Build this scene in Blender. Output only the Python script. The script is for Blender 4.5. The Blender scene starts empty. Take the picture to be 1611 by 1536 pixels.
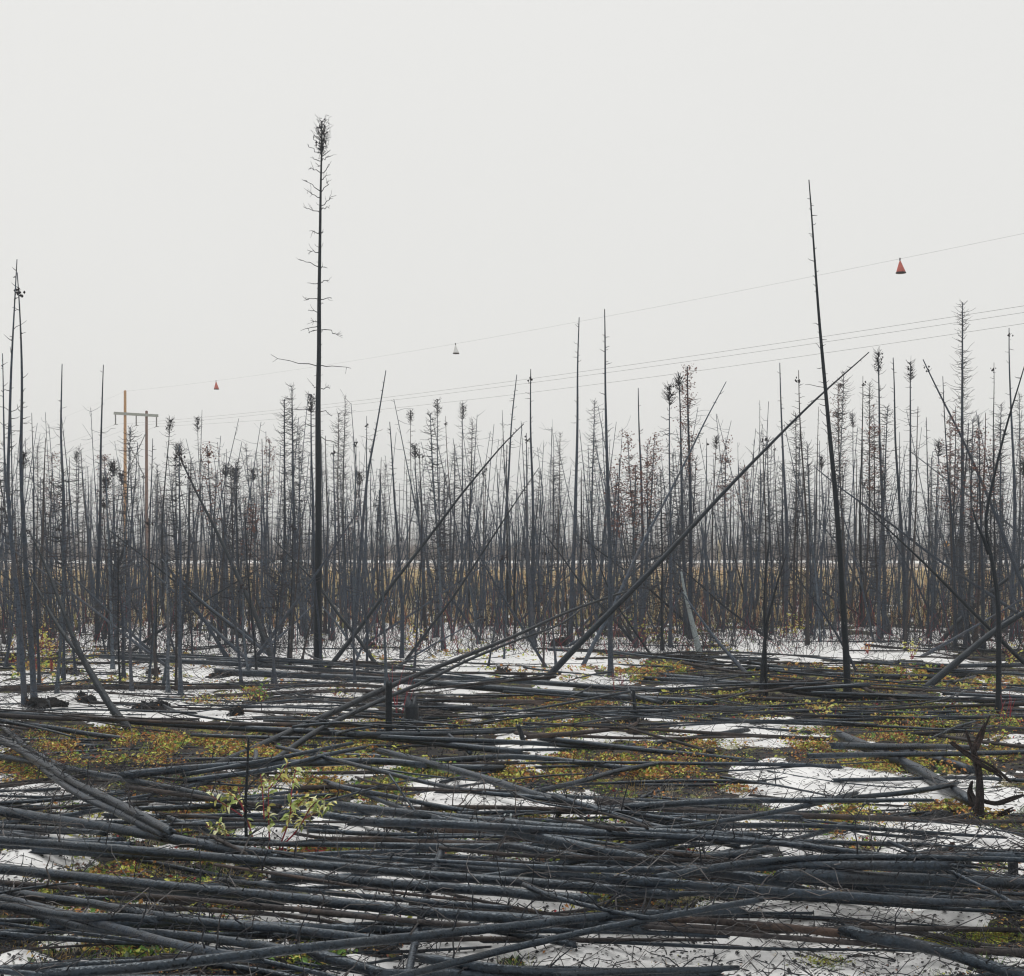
import bpy, math, random
import numpy as np

# ------------------------------------------------------------------ camera, sky, sun, exposure
S = bpy.context.scene
COL = S.collection
F, CX, HY, H = 2100.0, 805.5, 852.0, 3.0          # focal (photo px), centre column, horizon row, eye height (m)
cam = bpy.data.cameras.new('camera')
camo = bpy.data.objects.new('camera', cam)
COL.objects.link(camo)
camo.location = (0, 0, H)
camo.rotation_euler = (math.radians(90), 0, 0)
cam.sensor_width = 36.0
cam.lens = 36.0 * F / 1611.0
cam.shift_y = (HY - 768.0) / 1611.0
cam.clip_start, cam.clip_end = 0.1, 6000
S.camera = camo

SUN_EL, SUN_AZ = math.radians(60), math.radians(-25)
w = bpy.data.worlds.new('World'); S.world = w; w.use_nodes = True
nt = w.node_tree; nt.nodes.clear()
out = nt.nodes.new('ShaderNodeOutputWorld'); bg = nt.nodes.new('ShaderNodeBackground')
sky = nt.nodes.new('ShaderNodeTexSky'); sky.sky_type = 'NISHITA'; sky.sun_disc = False
sky.sun_elevation, sky.sun_rotation = SUN_EL, SUN_AZ
sky.dust_density = 6.0
tc = nt.nodes.new('ShaderNodeTexCoord')
nz = nt.nodes.new('ShaderNodeTexNoise'); nz.inputs['Scale'].default_value = 1.6; nz.inputs['Detail'].default_value = 3
cr = nt.nodes.new('ShaderNodeValToRGB')
SKY = 8.4
cr.color_ramp.elements[0].position = 0.3; cr.color_ramp.elements[0].color = (0.978, 0.975, 0.948, 1)
cr.color_ramp.elements[1].position = 0.7; cr.color_ramp.elements[1].color = (1.0, 0.998, 0.974, 1)
sc_ = nt.nodes.new('ShaderNodeVectorMath'); sc_.operation = 'SCALE'; sc_.inputs[3].default_value = SKY
mx = nt.nodes.new('ShaderNodeMix'); mx.data_type = 'RGBA'; mx.inputs[0].default_value = 0.96   # closed cloud deck in front of the clear sky
nt.links.new(tc.outputs['Generated'], nz.inputs['Vector'])
nt.links.new(nz.outputs['Fac'], cr.inputs['Fac'])
nt.links.new(cr.outputs['Color'], sc_.inputs[0])
nt.links.new(sky.outputs['Color'], mx.inputs[6]); nt.links.new(sc_.outputs[0], mx.inputs[7])
nt.links.new(mx.outputs[2], bg.inputs['Color']); bg.inputs['Strength'].default_value = 0.1
nt.links.new(bg.outputs[0], out.inputs[0])

sl = bpy.data.lights.new('sun', 'SUN'); sl.energy = 1.4; sl.angle = math.radians(25); sl.color = (1, 0.98, 0.95)
so = bpy.data.objects.new('sun', sl); COL.objects.link(so)
so.rotation_euler = (math.radians(90) - SUN_EL, 0, math.radians(180) - SUN_AZ)
S.view_settings.view_transform = 'Standard'; S.view_settings.look = 'None'
S.view_settings.exposure = 0.0; S.view_settings.gamma = 1.0; S.view_settings.use_curve_mapping = False
S.render.engine = 'CYCLES'
S.cycles.max_bounces = 5; S.cycles.diffuse_bounces = 3; S.cycles.glossy_bounces = 2; S.cycles.volume_bounces = 0
S.cycles.use_denoising = True
S.cycles.filter_width = 1.2

R = random.Random(7)
NR = np.random.default_rng(11)

# ------------------------------------------------------------------ numeric helpers
def vn(x, y, s=0):
    x = np.asarray(x, float); y = np.asarray(y, float)
    ix, iy = np.floor(x), np.floor(y); fx, fy = x - ix, y - iy
    fx = fx * fx * (3 - 2 * fx); fy = fy * fy * (3 - 2 * fy)
    def h(a, b):
        v = np.sin(a * 127.1 + b * 311.7 + s * 74.7) * 43758.5453
        return v - np.floor(v)
    return (h(ix, iy) * (1 - fx) + h(ix + 1, iy) * fx) * (1 - fy) + (h(ix, iy + 1) * (1 - fx) + h(ix + 1, iy + 1) * fx) * fy
def fbm(x, y, s=0, o=4):
    a, v, t = 0.5, 0.0, 0.0
    for k in range(o):
        v = v + a * vn(x * 2 ** k, y * 2 ** k, s + k); t += a; a *= 0.5
    return v / t - 0.5
def sstep(a, b, v):
    t = np.clip((v - a) / (b - a), 0, 1); return t * t * (3 - 2 * t)

def W(px, py, d):                                  # photo pixel + distance -> point
    return np.array([(px - CX) / F * d, d, H - (py - HY) / F * d])
def DG(py, z=0.0):                                 # distance of a pixel row on the plane z
    return (H - z) * F / (py - HY)
def PX(p):                                         # point -> photo pixel
    return CX + F * p[0] / p[1], HY - F * (p[2] - H) / p[1]

# where the photograph shows snow patches / bare ground, as centre and size on the ground
SNOW = [(200,1066,230,34,.055),(480,1062,140,44,.05),(110,1112,110,20,.055),(700,1055,120,22,.05),(560,1135,60,10,.05),(300,1010,300,22,.05),
 (900,1040,120,22,.05),(640,1010,300,24,.05),(1240,1020,140,20,.09),(1400,1030,100,20,.06),(30,1365,70,34,.09),(520,1312,110,20,.1),(440,1300,60,14,.05),
 (70,1248,80,16,.10),(150,1262,50,12,.07),(90,1325,50,12,.06),(500,1388,60,9,.07),(640,1388,80,12,.08),(760,1365,100,18,.09),(880,1400,90,22,.09),(780,1420,70,10,.08),
 (850,1125,60,14,.06),(960,1118,40,10,.06),(830,1160,60,10,.07),(960,1160,60,10,.06),(830,1205,50,12,.06),(690,1235,60,10,.07),(700,1270,60,16,.08),
 (930,1280,110,16,.08),(880,1330,80,10,.05),(800,1480,110,14,.08),(900,1512,60,16,.08),(560,1525,60,12,.06),(30,1520,50,16,.07),(150,1532,60,9,.06),
 (1530,1325,110,22,.10),(1500,1350,60,14,.06),(1540,1100,80,12,.09),(1470,1130,30,6,.06),(1510,1442,50,8,.07),(1470,1515,40,12,.06),(700,1310,60,12,.06),
 (1150,1150,70,16,.08),(1300,1230,90,18,.08),(1120,1330,80,20,.08),(1280,1440,110,22,.09),(1150,1490,60,14,.07),(1380,1180,50,10,.07),(560,1460,50,8,.06),
 (330,1445,40,8,.05),(1000,1470,50,14,.06),(420,1120,60,12,.06),(330,1185,26,8,.05),(1240,1330,60,12,.06)]
BARE = [(330,1165,320,26,.07),(200,1190,180,22,.06),(880,1105,110,12,.07),(880,1215,160,34,.05),(770,1295,90,16,.07),(300,1295,70,22,.07),(580,1330,90,14,.08),
 (330,1400,170,22,.06),(120,1500,110,24,.06),(940,1395,70,26,.05),(1520,1470,130,22,.07),(1500,1275,90,14,.07),(980,1240,50,16,.06),(1330,1060,180,12,.05),(1420,1110,120,14,.05)]
def zone_sum(zones, x, y):
    out = np.zeros_like(x)
    for (px, py, rx, ry, a) in zones:
        d = DG(py); gx = (px - CX) / F * d; sx = rx / F * d
        y0, y1 = DG(py + ry), DG(max(py - ry, HY + 30)); sy = (y1 - y0) / 2
        q = ((x - gx) / sx) ** 2 + ((y - (y0 + y1) / 2) / sy) ** 2
        out += a * np.exp(-q * 0.9)
    return out
def base_z(x, y):
    return 0.16 * fbm(x / 9, y / 9, 3, 2)
def ground_z(x, y):
    x = np.asarray(x, float); y = np.asarray(y, float)
    near = 1 - sstep(95, 140, y)
    return base_z(x, y) + near * (0.17 * fbm(x / 1.1, y / 1.1, 9, 4) + 0.05 * fbm(x * 5, y * 5, 21, 3) * (1 - sstep(20, 40, y)))
def snow_z(x, y):
    x = np.asarray(x, float); y = np.asarray(y, float)
    t = 0.004 - 0.03 * sstep(18, 24, y) + 0.02 * sstep(33, 42, y) + 0.11 * fbm(x / 1.7, y / 1.7, 33, 3) + 0.11 * fbm(x * 1.5, y * 0.9, 41, 3) + 0.02 * fbm(x * 8, y * 5, 47, 2) * (1 - sstep(24, 36, y))
    t = t + zone_sum(SNOW, x, y) * 1.5 - zone_sum(BARE, x, y) * 1.3
    t = t - 0.25 * sstep(72, 92, y)
    return base_z(x, y) + t
def top_z(x, y): return np.maximum(ground_z(x, y), snow_z(x, y))

# ------------------------------------------------------------------ mesh helpers
class MB:
    def __init__(s): s.v = []; s.q = []; s.t = []; s.qm = []; s.tm = []; s.n = 0
    def add(s, v, q=None, t=None, m=0):
        v = np.asarray(v, float)
        s.v.append(v)
        if q is not None and len(q): s.q.append(np.asarray(q) + s.n); s.qm.append(np.full(len(q), m) if np.isscalar(m) else m)
        if t is not None and len(t): s.t.append(np.asarray(t) + s.n); s.tm.append(np.full(len(t), m) if np.isscalar(m) else m)
        s.n += len(v)
    def mesh(s, name, mats, origin=(0, 0, 0), smooth=True):
        v = np.concatenate(s.v) - np.asarray(origin)
        q = np.concatenate(s.q) if s.q else np.zeros((0, 4), int)
        t = np.concatenate(s.t) if s.t else np.zeros((0, 3), int)
        me = bpy.data.meshes.new(name)
        me.vertices.add(len(v)); me.vertices.foreach_set('co', v.ravel().astype(np.float32))
        li = np.concatenate([q.ravel(), t.ravel()]).astype(np.int32)
        me.loops.add(len(li)); me.loops.foreach_set('vertex_index', li)
        ls = np.concatenate([np.arange(len(q)) * 4, len(q) * 4 + np.arange(len(t)) * 3]).astype(np.int32)
        me.polygons.add(len(ls)); me.polygons.foreach_set('loop_start', ls)
        mi = np.concatenate([np.concatenate(s.qm) if s.qm else [], np.concatenate(s.tm) if s.tm else []]).astype(np.int32)
        me.polygons.foreach_set('material_index', mi)
        me.polygons.foreach_set('use_smooth', np.full(len(ls), smooth))
        for m in (mats if isinstance(mats, (list, tuple)) else [mats]): me.materials.append(m)
        me.update(calc_edges=True)
        return me
    def build(s, name, mats, parent=None, origin=(0, 0, 0), smooth=True):
        o = bpy.data.objects.new(name, s.mesh(name, mats, origin, smooth)); COL.objects.link(o)
        if parent is None: o.location = origin
        else: o.parent = parent          # parts share their thing's origin
        return o
def empty(name, loc):
    o = bpy.data.objects.new(name, None); COL.objects.link(o); o.location = loc; o.empty_display_size = 0.2
    return o
def tag(o, label=None, cat=None, group=None, kind=None):
    if label: o['label'] = label
    if cat: o['category'] = cat
    if group: o['group'] = group
    if kind: o['kind'] = kind
    return o

def resample(p, n):
    p = np.asarray(p, float); s = np.r_[0, np.cumsum(np.linalg.norm(np.diff(p, axis=0), axis=1))]
    u = np.linspace(0, s[-1], n)
    # smooth (Catmull-Rom-like) by resampling then light averaging
    q = np.stack([np.interp(u, s, p[:, k]) for k in range(3)], 1)
    for _ in range(2 if len(p) > 2 else 0):
        q[1:-1] = 0.25 * q[:-2] + 0.5 * q[1:-1] + 0.25 * q[2:]
    return q
def tube(mb, p, r, sides=8, m=0, lump=0.0, seed=0, cap=True, tip=False, flat=False, jag=False):
    p = np.asarray(p, float); n = len(p); r = np.broadcast_to(np.asarray(r, float), (n,))
    t = np.gradient(p, axis=0); t /= np.linalg.norm(t, axis=1)[:, None] + 1e-9
    a = np.array([0, 0, 1.0]) if abs(t[0][2]) < 0.9 else np.array([1.0, 0, 0])
    U = np.zeros((n, 3))
    u = np.cross(t[0], a); u /= np.linalg.norm(u)
    for i in range(n):
        u = u - t[i] * np.dot(u, t[i]); u /= np.linalg.norm(u) + 1e-9; U[i] = u
    V = np.cross(t, U)
    ang = np.linspace(0, 2 * math.pi, sides, endpoint=False)
    rr = np.repeat(r[:, None], sides, 1)
    if lump:
        s = np.r_[0, np.cumsum(np.linalg.norm(np.diff(p, axis=0), axis=1))]
        rr = rr * (1 + lump * 2 * fbm(s[:, None] * 2.2 + seed * 3.1, np.cos(ang)[None] * 1.6 + np.sin(ang)[None] * 2.1 + seed, seed % 17, 2))
    v = p[:, None, :] + rr[:, :, None] * (np.cos(ang)[None, :, None] * U[:, None, :] + np.sin(ang)[None, :, None] * V[:, None, :])
    if jag:
        jr = np.random.default_rng(seed + 5)
        v[0] -= t[0] * (jr.random(sides) ** 2 * r[0] * 1.9)[:, None]; v[-1] += t[-1] * (jr.random(sides) ** 2 * r[-1] * 2.6)[:, None]
    v = v.reshape(-1, 3)
    i = np.arange(n - 1)[:, None] * sides; j = np.arange(sides)[None]; k = (j + 1) % sides
    q = np.stack([i + j, i + k, i + sides + k, i + sides + j], -1).reshape(-1, 4)
    tris = []
    if cap:
        c0, c1 = len(v), len(v) + 1
        v = np.vstack([v, p[0] - t[0] * r[0] * (0.15 if not jag else -.1), p[-1] + t[-1] * r[-1] * (0 if flat or jag else 0.5 if not tip else 2)])
        jj = np.arange(sides); kk = (jj + 1) % sides; b = (n - 1) * sides
        tris = np.vstack([np.stack([np.full(sides, c0), kk, jj], 1), np.stack([np.full(sides, c1), b + jj, b + kk], 1)])
    mb.add(v, q, tris, m)
def twigs(mb, st, di, ln, bend, r0, r1, m=0, segs=3, jit=0.12):
    """many thin curved 3-sided twigs at once: start, direction, length, vertical bend"""
    st = np.asarray(st, float); n = len(st)
    if n == 0: return np.zeros((0, 3))
    di = di / (np.linalg.norm(di, axis=1)[:, None] + 1e-9)
    u = np.linspace(0, 1, segs + 1)
    P = st[:, None, :] + di[:, None, :] * (ln[:, None] * u[None])[:, :, None]
    P[:, :, 2] += (bend * ln)[:, None] * (u ** 2)[None]
    P[:, 1:, :] += NR.normal(0, 1, (n, segs, 3)) * (ln * jit * 0.35)[:, None, None]
    a = np.where(np.abs(di[:, 2:3]) < 0.9, np.array([[0, 0, 1.0]]), np.array([[1.0, 0, 0]]))
    U = np.cross(di, a); U /= np.linalg.norm(U, axis=1)[:, None] + 1e-9; V = np.cross(di, U)
    rad = np.asarray(r0)[..., None] * (1 - u) + np.asarray(r1)[..., None] * u
    rad = np.broadcast_to(rad, (n, segs + 1))
    ang = np.array([0, 2.094, 4.189])
    v = P[:, :, None, :] + rad[:, :, None, None] * (np.cos(ang)[None, None, :, None] * U[:, None, None, :] + np.sin(ang)[None, None, :, None] * V[:, None, None, :])
    nv = (segs + 1) * 3
    i = (np.arange(n) * nv)[:, None, None]; s = (np.arange(segs) * 3)[None, :, None]; j = np.arange(3)[None, None, :]; k = (j + 1) % 3
    q = np.stack([i + s + j, i + s + k, i + s + 3 + k, i + s + 3 + j], -1).reshape(-1, 4)
    mb.add(v.reshape(-1, 3), q, None, m)
    return P
def leaves(mb, c, size, m, up=0.6, asp=0.6):
    """folded diamond leaves at points c"""
    n = len(c); size = np.broadcast_to(size, (n,))
    a = NR.uniform(0, 2 * math.pi, n)
    f = np.stack([np.cos(a), np.sin(a), NR.normal(0, 0.5, n)], 1); f /= np.linalg.norm(f, axis=1)[:, None]
    nn = np.stack([NR.normal(0, 1 - up, n), NR.normal(0, 1 - up, n), np.full(n, up)], 1)
    s = np.cross(f, nn); s /= np.linalg.norm(s, axis=1)[:, None] + 1e-9
    L = size[:, None]
    nz_ = np.cross(s, f)
    v = np.stack([c, c + f * L * .45 + s * L * asp * .5 + nz_ * L * .12, c + f * L, c + f * L * .45 - s * L * asp * .5 + nz_ * L * .12], 1).reshape(-1, 3)
    i = np.arange(n)[:, None] * 4
    t = np.concatenate([i + np.array([[0, 1, 2]]), i + np.array([[0, 2, 3]])])
    mb.add(v, None, t, np.concatenate([m, m]) if not np.isscalar(m) else m)

# ------------------------------------------------------------------ materials
def mat(name):
    m = bpy.data.materials.new(name); m.use_nodes = True
    return m, m.node_tree, m.node_tree.nodes['Principled BSDF']
def lk(t, a, b): t.links.new(a, b)
def noise(t, vec, scale, detail=4, rough=0.6, dist=0.0):
    n = t.nodes.new('ShaderNodeTexNoise'); n.inputs['Scale'].default_value = scale; n.inputs['Detail'].default_value = detail
    n.inputs['Roughness'].default_value = rough; n.inputs['Distortion'].default_value = dist
    if vec is not None: lk(t, vec, n.inputs['Vector'])
    return n.outputs['Fac']
def ramp(t, fac, stops):
    r = t.nodes.new('ShaderNodeValToRGB'); e = r.color_ramp.elements
    while len(e) < len(stops): e.new(0.5)
    for x, (p, c) in zip(e, stops): x.position = p; x.color = (c, c, c, 1) if np.isscalar(c) else (*c, 1)
    lk(t, fac, r.inputs['Fac']); return r.outputs['Color']
def mix(t, fac, a, b):
    n = t.nodes.new('ShaderNodeMix'); n.data_type = 'RGBA'
    for s, v in ((0, fac), (6, a), (7, b)):
        if isinstance(v, (int, float)): n.inputs[s].default_value = v
        elif isinstance(v, tuple): n.inputs[s].default_value = (*v, 1)
        else: lk(t, v, n.inputs[s])
    return n.outputs[2]
def bump(t, b, h, strength, dist):
    n = t.nodes.new('ShaderNodeBump'); n.inputs['Strength'].default_value = strength; n.inputs['Distance'].default_value = dist
    lk(t, h, n.inputs['Height']); lk(t, n.outputs[0], b.inputs['Normal'])
def pos(t):
    return t.nodes.new('ShaderNodeNewGeometry').outputs['Position']

def bark(name, dark, light, brown, rough=0.55, bumpd=0.006, ash=0.35, spec=0.42, bs=1.0):
    m, t, b = mat(name); p = pos(t)
    b.inputs['Specular IOR Level'].default_value = spec; b.inputs['Specular Tint'].default_value = (0.72, 0.87, 1.0, 1)
    oi = t.nodes.new('ShaderNodeObjectInfo').outputs['Random']
    n1 = noise(t, p, 26, 5, 0.65); n2 = noise(t, p, 3.2, 3, 0.6); n3 = noise(t, p, 85, 3, 0.7)
    c = mix(t, ramp(t, n1, [(0.36, 0), (0.68, 1)]), dark, light)
    c = mix(t, ramp(t, n2, [(0.52, 0), (0.72, 1)]), c, brown)
    tint = ramp(t, oi, [(0.0, (0.55, 0.58, 0.64)), (0.45, (0.95, 0.95, 0.95)), (0.8, (1.2, 1.23, 1.27)), (1.0, (1.4, 1.26, 1.18))])
    mm = t.nodes.new('ShaderNodeMix'); mm.data_type = 'RGBA'; mm.blend_type = 'MULTIPLY'; mm.inputs[0].default_value = 1
    lk(t, c, mm.inputs[6]); lk(t, tint, mm.inputs[7])
    c = mix(t, ramp(t, n3, [(0.60, 0), (0.75, ash)]), mm.outputs[2], tuple(min(1, x * 2.4) for x in light))
    lk(t, c, b.inputs['Base Color']); b.inputs['Roughness'].default_value = rough
    lk(t, ramp(t, n1, [(0.3, rough - .06), (0.8, rough + .2)]), b.inputs['Roughness'])
    vo = t.nodes.new('ShaderNodeTexVoronoi'); vo.feature = 'DISTANCE_TO_EDGE'; vo.inputs['Scale'].default_value = 34; lk(t, p, vo.inputs['Vector'])
    ad = t.nodes.new('ShaderNodeMath'); ad.operation = 'ADD'; lk(t, n1, ad.inputs[0]); lk(t, vo.outputs['Distance'], ad.inputs[1])
    bump(t, b, ad.outputs[0], bs, bumpd)
    return m
M_LOG = bark('charred_log_bark', (0.0018, 0.0025, 0.0045), (0.025, 0.036, 0.054), (0.022, 0.020, 0.022), 0.29, 0.010, 0.5, 0.58, 0.65)
M_LOGB = bark('scorched_brown_bark', (0.022, 0.018, 0.018), (0.070, 0.058, 0.054), (0.085, 0.06, 0.048), 0.75, 0.008)
M_TREE = bark('charred_trunk_bark', (0.022, 0.028, 0.040), (0.085, 0.102, 0.132), (0.070, 0.068, 0.074), 0.6, 0.008, 0.5)
M_TREE2 = bark('brown_scorched_trunk_bark', (0.026, 0.023, 0.024), (0.095, 0.082, 0.080), (0.10, 0.075, 0.065), 0.75, 0.008, 0.5)
M_TREE3 = bark('silvered_trunk_bark', (0.035, 0.045, 0.058), (0.14, 0.165, 0.195), (0.08, 0.08, 0.085), 0.7, 0.008, 0.5)
M_DARK = bark('deep_char_bark', (0.004, 0.005, 0.007), (0.016, 0.019, 0.026), (0.018, 0.016, 0.017), 0.48, 0.009)
M_TWIG = bark('charred_twig', (0.018, 0.019, 0.024), (0.05, 0.05, 0.056), (0.055, 0.046, 0.044), 0.8, 0.002)
M_PALE = bark('weathered_grey_wood', (0.16, 0.18, 0.18), (0.30, 0.33, 0.33), (0.2, 0.19, 0.17), 0.8, 0.006, 0.3)
M_GREYW = bark('grey_twig_wood', (0.09, 0.085, 0.085), (0.20, 0.185, 0.18), (0.14, 0.11, 0.10), 0.8, 0.002)
M_RUSTB = bark('rusty_burnt_wood', (0.016, 0.013, 0.013), (0.062, 0.041, 0.035), (0.022, 0.018, 0.018), 0.9, 0.02, 0.6)
M_POLE = bark('treated_pole_wood', (0.27, 0.155, 0.07), (0.42, 0.26, 0.12), (0.30, 0.16, 0.08), 0.8, 0.004, 0.1)
M_POLE2 = bark('darker_pole_wood', (0.14, 0.08, 0.06), (0.22, 0.125, 0.09), (0.13, 0.09, 0.08), 0.8, 0.004, 0.1)

def plain(name, col, rough=0.8, var=0.25, scale=40, trans=0.0):
    m, t, b = mat(name); p = pos(t)
    n = noise(t, p, scale, 2)
    c = mix(t, ramp(t, n, [(0.3, 0), (0.7, 1)]), tuple(x * (1 - var) for x in col), tuple(min(1, x * (1 + var)) for x in col))
    lk(t, c, b.inputs['Base Color']); b.inputs['Roughness'].default_value = rough
    return m
LEAF = [plain('leaf_orange_brown', (0.52, 0.23, 0.07)), plain('leaf_rust', (0.27, 0.10, 0.06)), plain('leaf_ochre', (0.58, 0.40, 0.13)),
        plain('leaf_yellow_green', (0.56, 0.58, 0.12)), plain('leaf_green', (0.15, 0.29, 0.06)), plain('leaf_crimson', (0.36, 0.045, 0.05)),
        plain('leaf_brown', (0.13, 0.085, 0.065)), plain('leaf_grey_green', (0.16, 0.2, 0.12)), plain('moss_yellow_green', (0.33, 0.34, 0.06))]
M_WLEAF = [plain('willow_leaf_yellow', (0.60, 0.57, 0.17), 0.6), plain('willow_leaf_green', (0.33, 0.42, 0.11), 0.6), plain('willow_leaf_pale', (0.62, 0.63, 0.34), 0.6)]
M_REDST = plain('red_stem', (0.26, 0.025, 0.04), 0.5)
M_GRASS = [plain('grass_gold', (0.70, 0.55, 0.30)), plain('grass_orange', (0.60, 0.36, 0.17)), plain('grass_straw', (0.74, 0.66, 0.48)), plain('grass_red_brown', (0.28, 0.13, 0.10)), plain('grass_olive', (0.42, 0.38, 0.15))]
M_CHAR = plain('charcoal_chip', (0.022, 0.023, 0.027), 0.7, 0.5)
M_MOUND = bark('burnt_peat', (0.010, 0.010, 0.011), (0.038, 0.035, 0.034), (0.04, 0.03, 0.024), 0.9, 0.02, 0.2)
M_NEEDLE = plain('dead_rust_needles', (0.20, 0.095, 0.075), 0.9, 0.4)
M_CONE = plain('dark_cone_cluster', (0.022, 0.018, 0.022), 0.9, 0.3)

def ground_material():
    m, t, b = mat('burnt_forest_floor'); p = pos(t)
    a = noise(t, p, 1.3, 5, 0.65); c_ = noise(t, p, 22, 5, 0.7); d = noise(t, p, 3.1, 4, 0.6); e = noise(t, p, 70, 3, 0.7)
    char = mix(t, ramp(t, c_, [(0.35, 0), (0.7, 1)]), (0.006, 0.006, 0.007), (0.060, 0.058, 0.058))
    litter = mix(t, ramp(t, e, [(0.35, 0), (0.65, 1)]), (0.035, 0.022, 0.016), (0.17, 0.085, 0.04))
    c = mix(t, ramp(t, noise(t, p, 7, 5, 0.75), [(0.50, 0), (0.64, 0.8)]), char, litter)
    moss = mix(t, ramp(t, e, [(0.3, 0), (0.7, 1)]), (0.09, 0.10, 0.022), (0.32, 0.32, 0.07))
    c = mix(t, ramp(t, d, [(0.55, 0), (0.60, 0.8)]), c, moss)
    # verge of golden grass towards the road, greyer land beyond it (depth along the line of sight of the place)
    sx = t.nodes.new('ShaderNodeSeparateXYZ'); lk(t, p, sx.inputs[0])
    def band(lo, hi):
        r = t.nodes.new('ShaderNodeMapRange'); r.inputs[1].default_value = lo; r.inputs[2].default_value = hi; lk(t, sx.outputs['Y'], r.inputs[0]); return r.outputs[0]
    g = noise(t, p, 0.35, 4, 0.7)
    gold = mix(t, ramp(t, g, [(0.35, 0), (0.65, 1)]), (0.50, 0.38, 0.22), (0.64, 0.55, 0.38))
    c = mix(t, band(78, 98), c, gold)
    far = mix(t, ramp(t, g, [(0.35, 0), (0.65, 1)]), (0.15, 0.12, 0.095), (0.26, 0.22, 0.18))
    c = mix(t, band(146, 152), c, far)
    lk(t, c, b.inputs['Base Color']); b.inputs['Roughness'].default_value = 0.9
    bump(t, b, c_, 1.0, 0.06)
    return m
def snow_material():
    m, t, b = mat('old_snow'); p = pos(t)
    n = noise(t, p, 5, 4); f = noise(t, p, 90, 3, 0.7); s = noise(t, p, 60, 2, 0.5)
    c = mix(t, ramp(t, noise(t, p, 2.2, 6, 0.75), [(0.36, 0), (0.6, 1)]), (0.74, 0.74, 0.75), (0.83, 0.83, 0.825))
    c = mix(t, ramp(t, s, [(0.62, 0), (0.74, 0.55)]), c, (0.18, 0.15, 0.12))
    lk(t, c, b.inputs['Base Color']); b.inputs['Roughness'].default_value = 0.7
    b.inputs['Specular IOR Level'].default_value = 0.2
    bump(t, b, f, 0.3, 0.012)
    return m
M_GROUND, M_SNOW = ground_material(), snow_material()

# ------------------------------------------------------------------ ground, snow, road
def sheet(name, rows, cols, zf, m, keep=None):
    yy, ss = np.meshgrid(rows, cols, indexing='ij')
    x = ss * np.maximum(np.abs(yy), 4.0); y = yy
    z = zf(x, y); nr, nc = x.shape
    i = np.arange(nr - 1)[:, None] * nc; j = np.arange(nc - 1)[None]
    q = np.stack([i + j, i + j + 1, i + nc + j + 1, i + nc + j], -1).reshape(-1, 4)
    v = np.stack([x, y, z], -1).reshape(-1, 3)
    if keep is not None:
        k = keep(v[:, 0], v[:, 1]); q = q[k[q].any(1)]
        used = np.unique(q); re = np.zeros(len(v), int); re[used] = np.arange(len(used)); v = v[used]; q = re[q]
    mb = MB(); mb.add(v, q); return mb.build(name, m)
wide = np.r_[-3.0, -1.6, -0.9, -0.65]
cols = np.r_[wide, np.linspace(-0.52, 0.52, 400), -wide[::-1]]
rows = np.r_[-14, -5, 2.0, 4.5, np.geomspace(6.5, 75, 430), np.geomspace(80, 1500, 70)]
g = sheet('ground', rows, cols, ground_z, M_GROUND); tag(g, kind='structure')
srows = np.geomspace(6.5, 96, 440)
sn = sheet('snow', srows, np.linspace(-0.56, 0.56, 420), snow_z, M_SNOW, keep=lambda x, y: snow_z(x, y) > ground_z(x, y) - 0.05)
tag(sn, 'thin patchy old snow lying in the hollows of the burnt ground', 'snow', kind='stuff')

def strip(name, prof, m, x0=-260, x1=260, n=60):
    xs = np.linspace(x0, x1, n); mb = MB()
    k = len(prof)
    v = np.array([[x, y, z + 0.03 * math.sin(x * 0.13 + y)] for x in xs for (y, z) in prof])
    i = np.arange(n - 1)[:, None] * k; j = np.arange(k - 1)[None]
    q = np.stack([i + j, i + k + j, i + k + j + 1, i + j + 1], -1).reshape(-1, 4)
    mb.add(v, q); return mb.build(name, m)
M_ROADSNOW = plain('snow_dusted_road', (0.70, 0.70, 0.69), 0.8, 0.06, 0.6)
M_VERGE = plain('gravel_verge', (0.27, 0.22, 0.175), 0.9, 0.25, 1.2)
rd = strip('road', [(161, 0.36), (162, 0.40), (181, 0.42), (182, 0.36)], M_ROADSNOW); tag(rd, kind='structure')
vg = strip('road_embankment', [(147, -0.25), (149, 0.06), (161.2, 0.372), (181.8, 0.372), (188, 0.0), (189, -0.3)], M_VERGE); tag(vg, kind='structure')
dt = strip('snow_filled_ditch_path', [(136.5, 0.0), (137.5, 0.13), (141, 0.14), (142, 0.0)], M_ROADSNOW); tag(dt, kind='structure')

# ------------------------------------------------------------------ standing trees
LAND_X = [(-200, 'the left photo edge'), (46, 'the dark crossing pair'), (214, 'the two-pole power pylon'), (502, 'the tall tuft-topped spruce'), (628, 'the slim stump-side trunk'),
          (717, 'the white cable marker'), (835, 'the lone cone-knot pole'), (955, 'the twin tall bare poles'), (1082, 'the rust-tufted twin spruces'), (1311, 'the tall bent bare trunk'), (1417, 'the big red cable marker'), (1568, 'the forked black trunk')]
ORD = 'first second third fourth fifth sixth seventh eighth ninth tenth eleventh twelfth thirteenth fourteenth fifteenth sixteenth seventeenth eighteenth nineteenth twentieth'.split()
def ordn(i):
    if i < 20: return ORD[i]
    t, u = divmod(i + 1, 10); tens = {2: 'twenty', 3: 'thirty', 4: 'forty', 5: 'fifty', 6: 'sixty'}[t]
    return f'{tens}-{ORD[u - 1]}' if u else {2: 'twentieth', 3: 'thirtieth', 4: 'fortieth', 5: 'fiftieth', 6: 'sixtieth'}[t]
TREES = []                                          # (object, feature phrase, px, height class) to be labelled at the end

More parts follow.
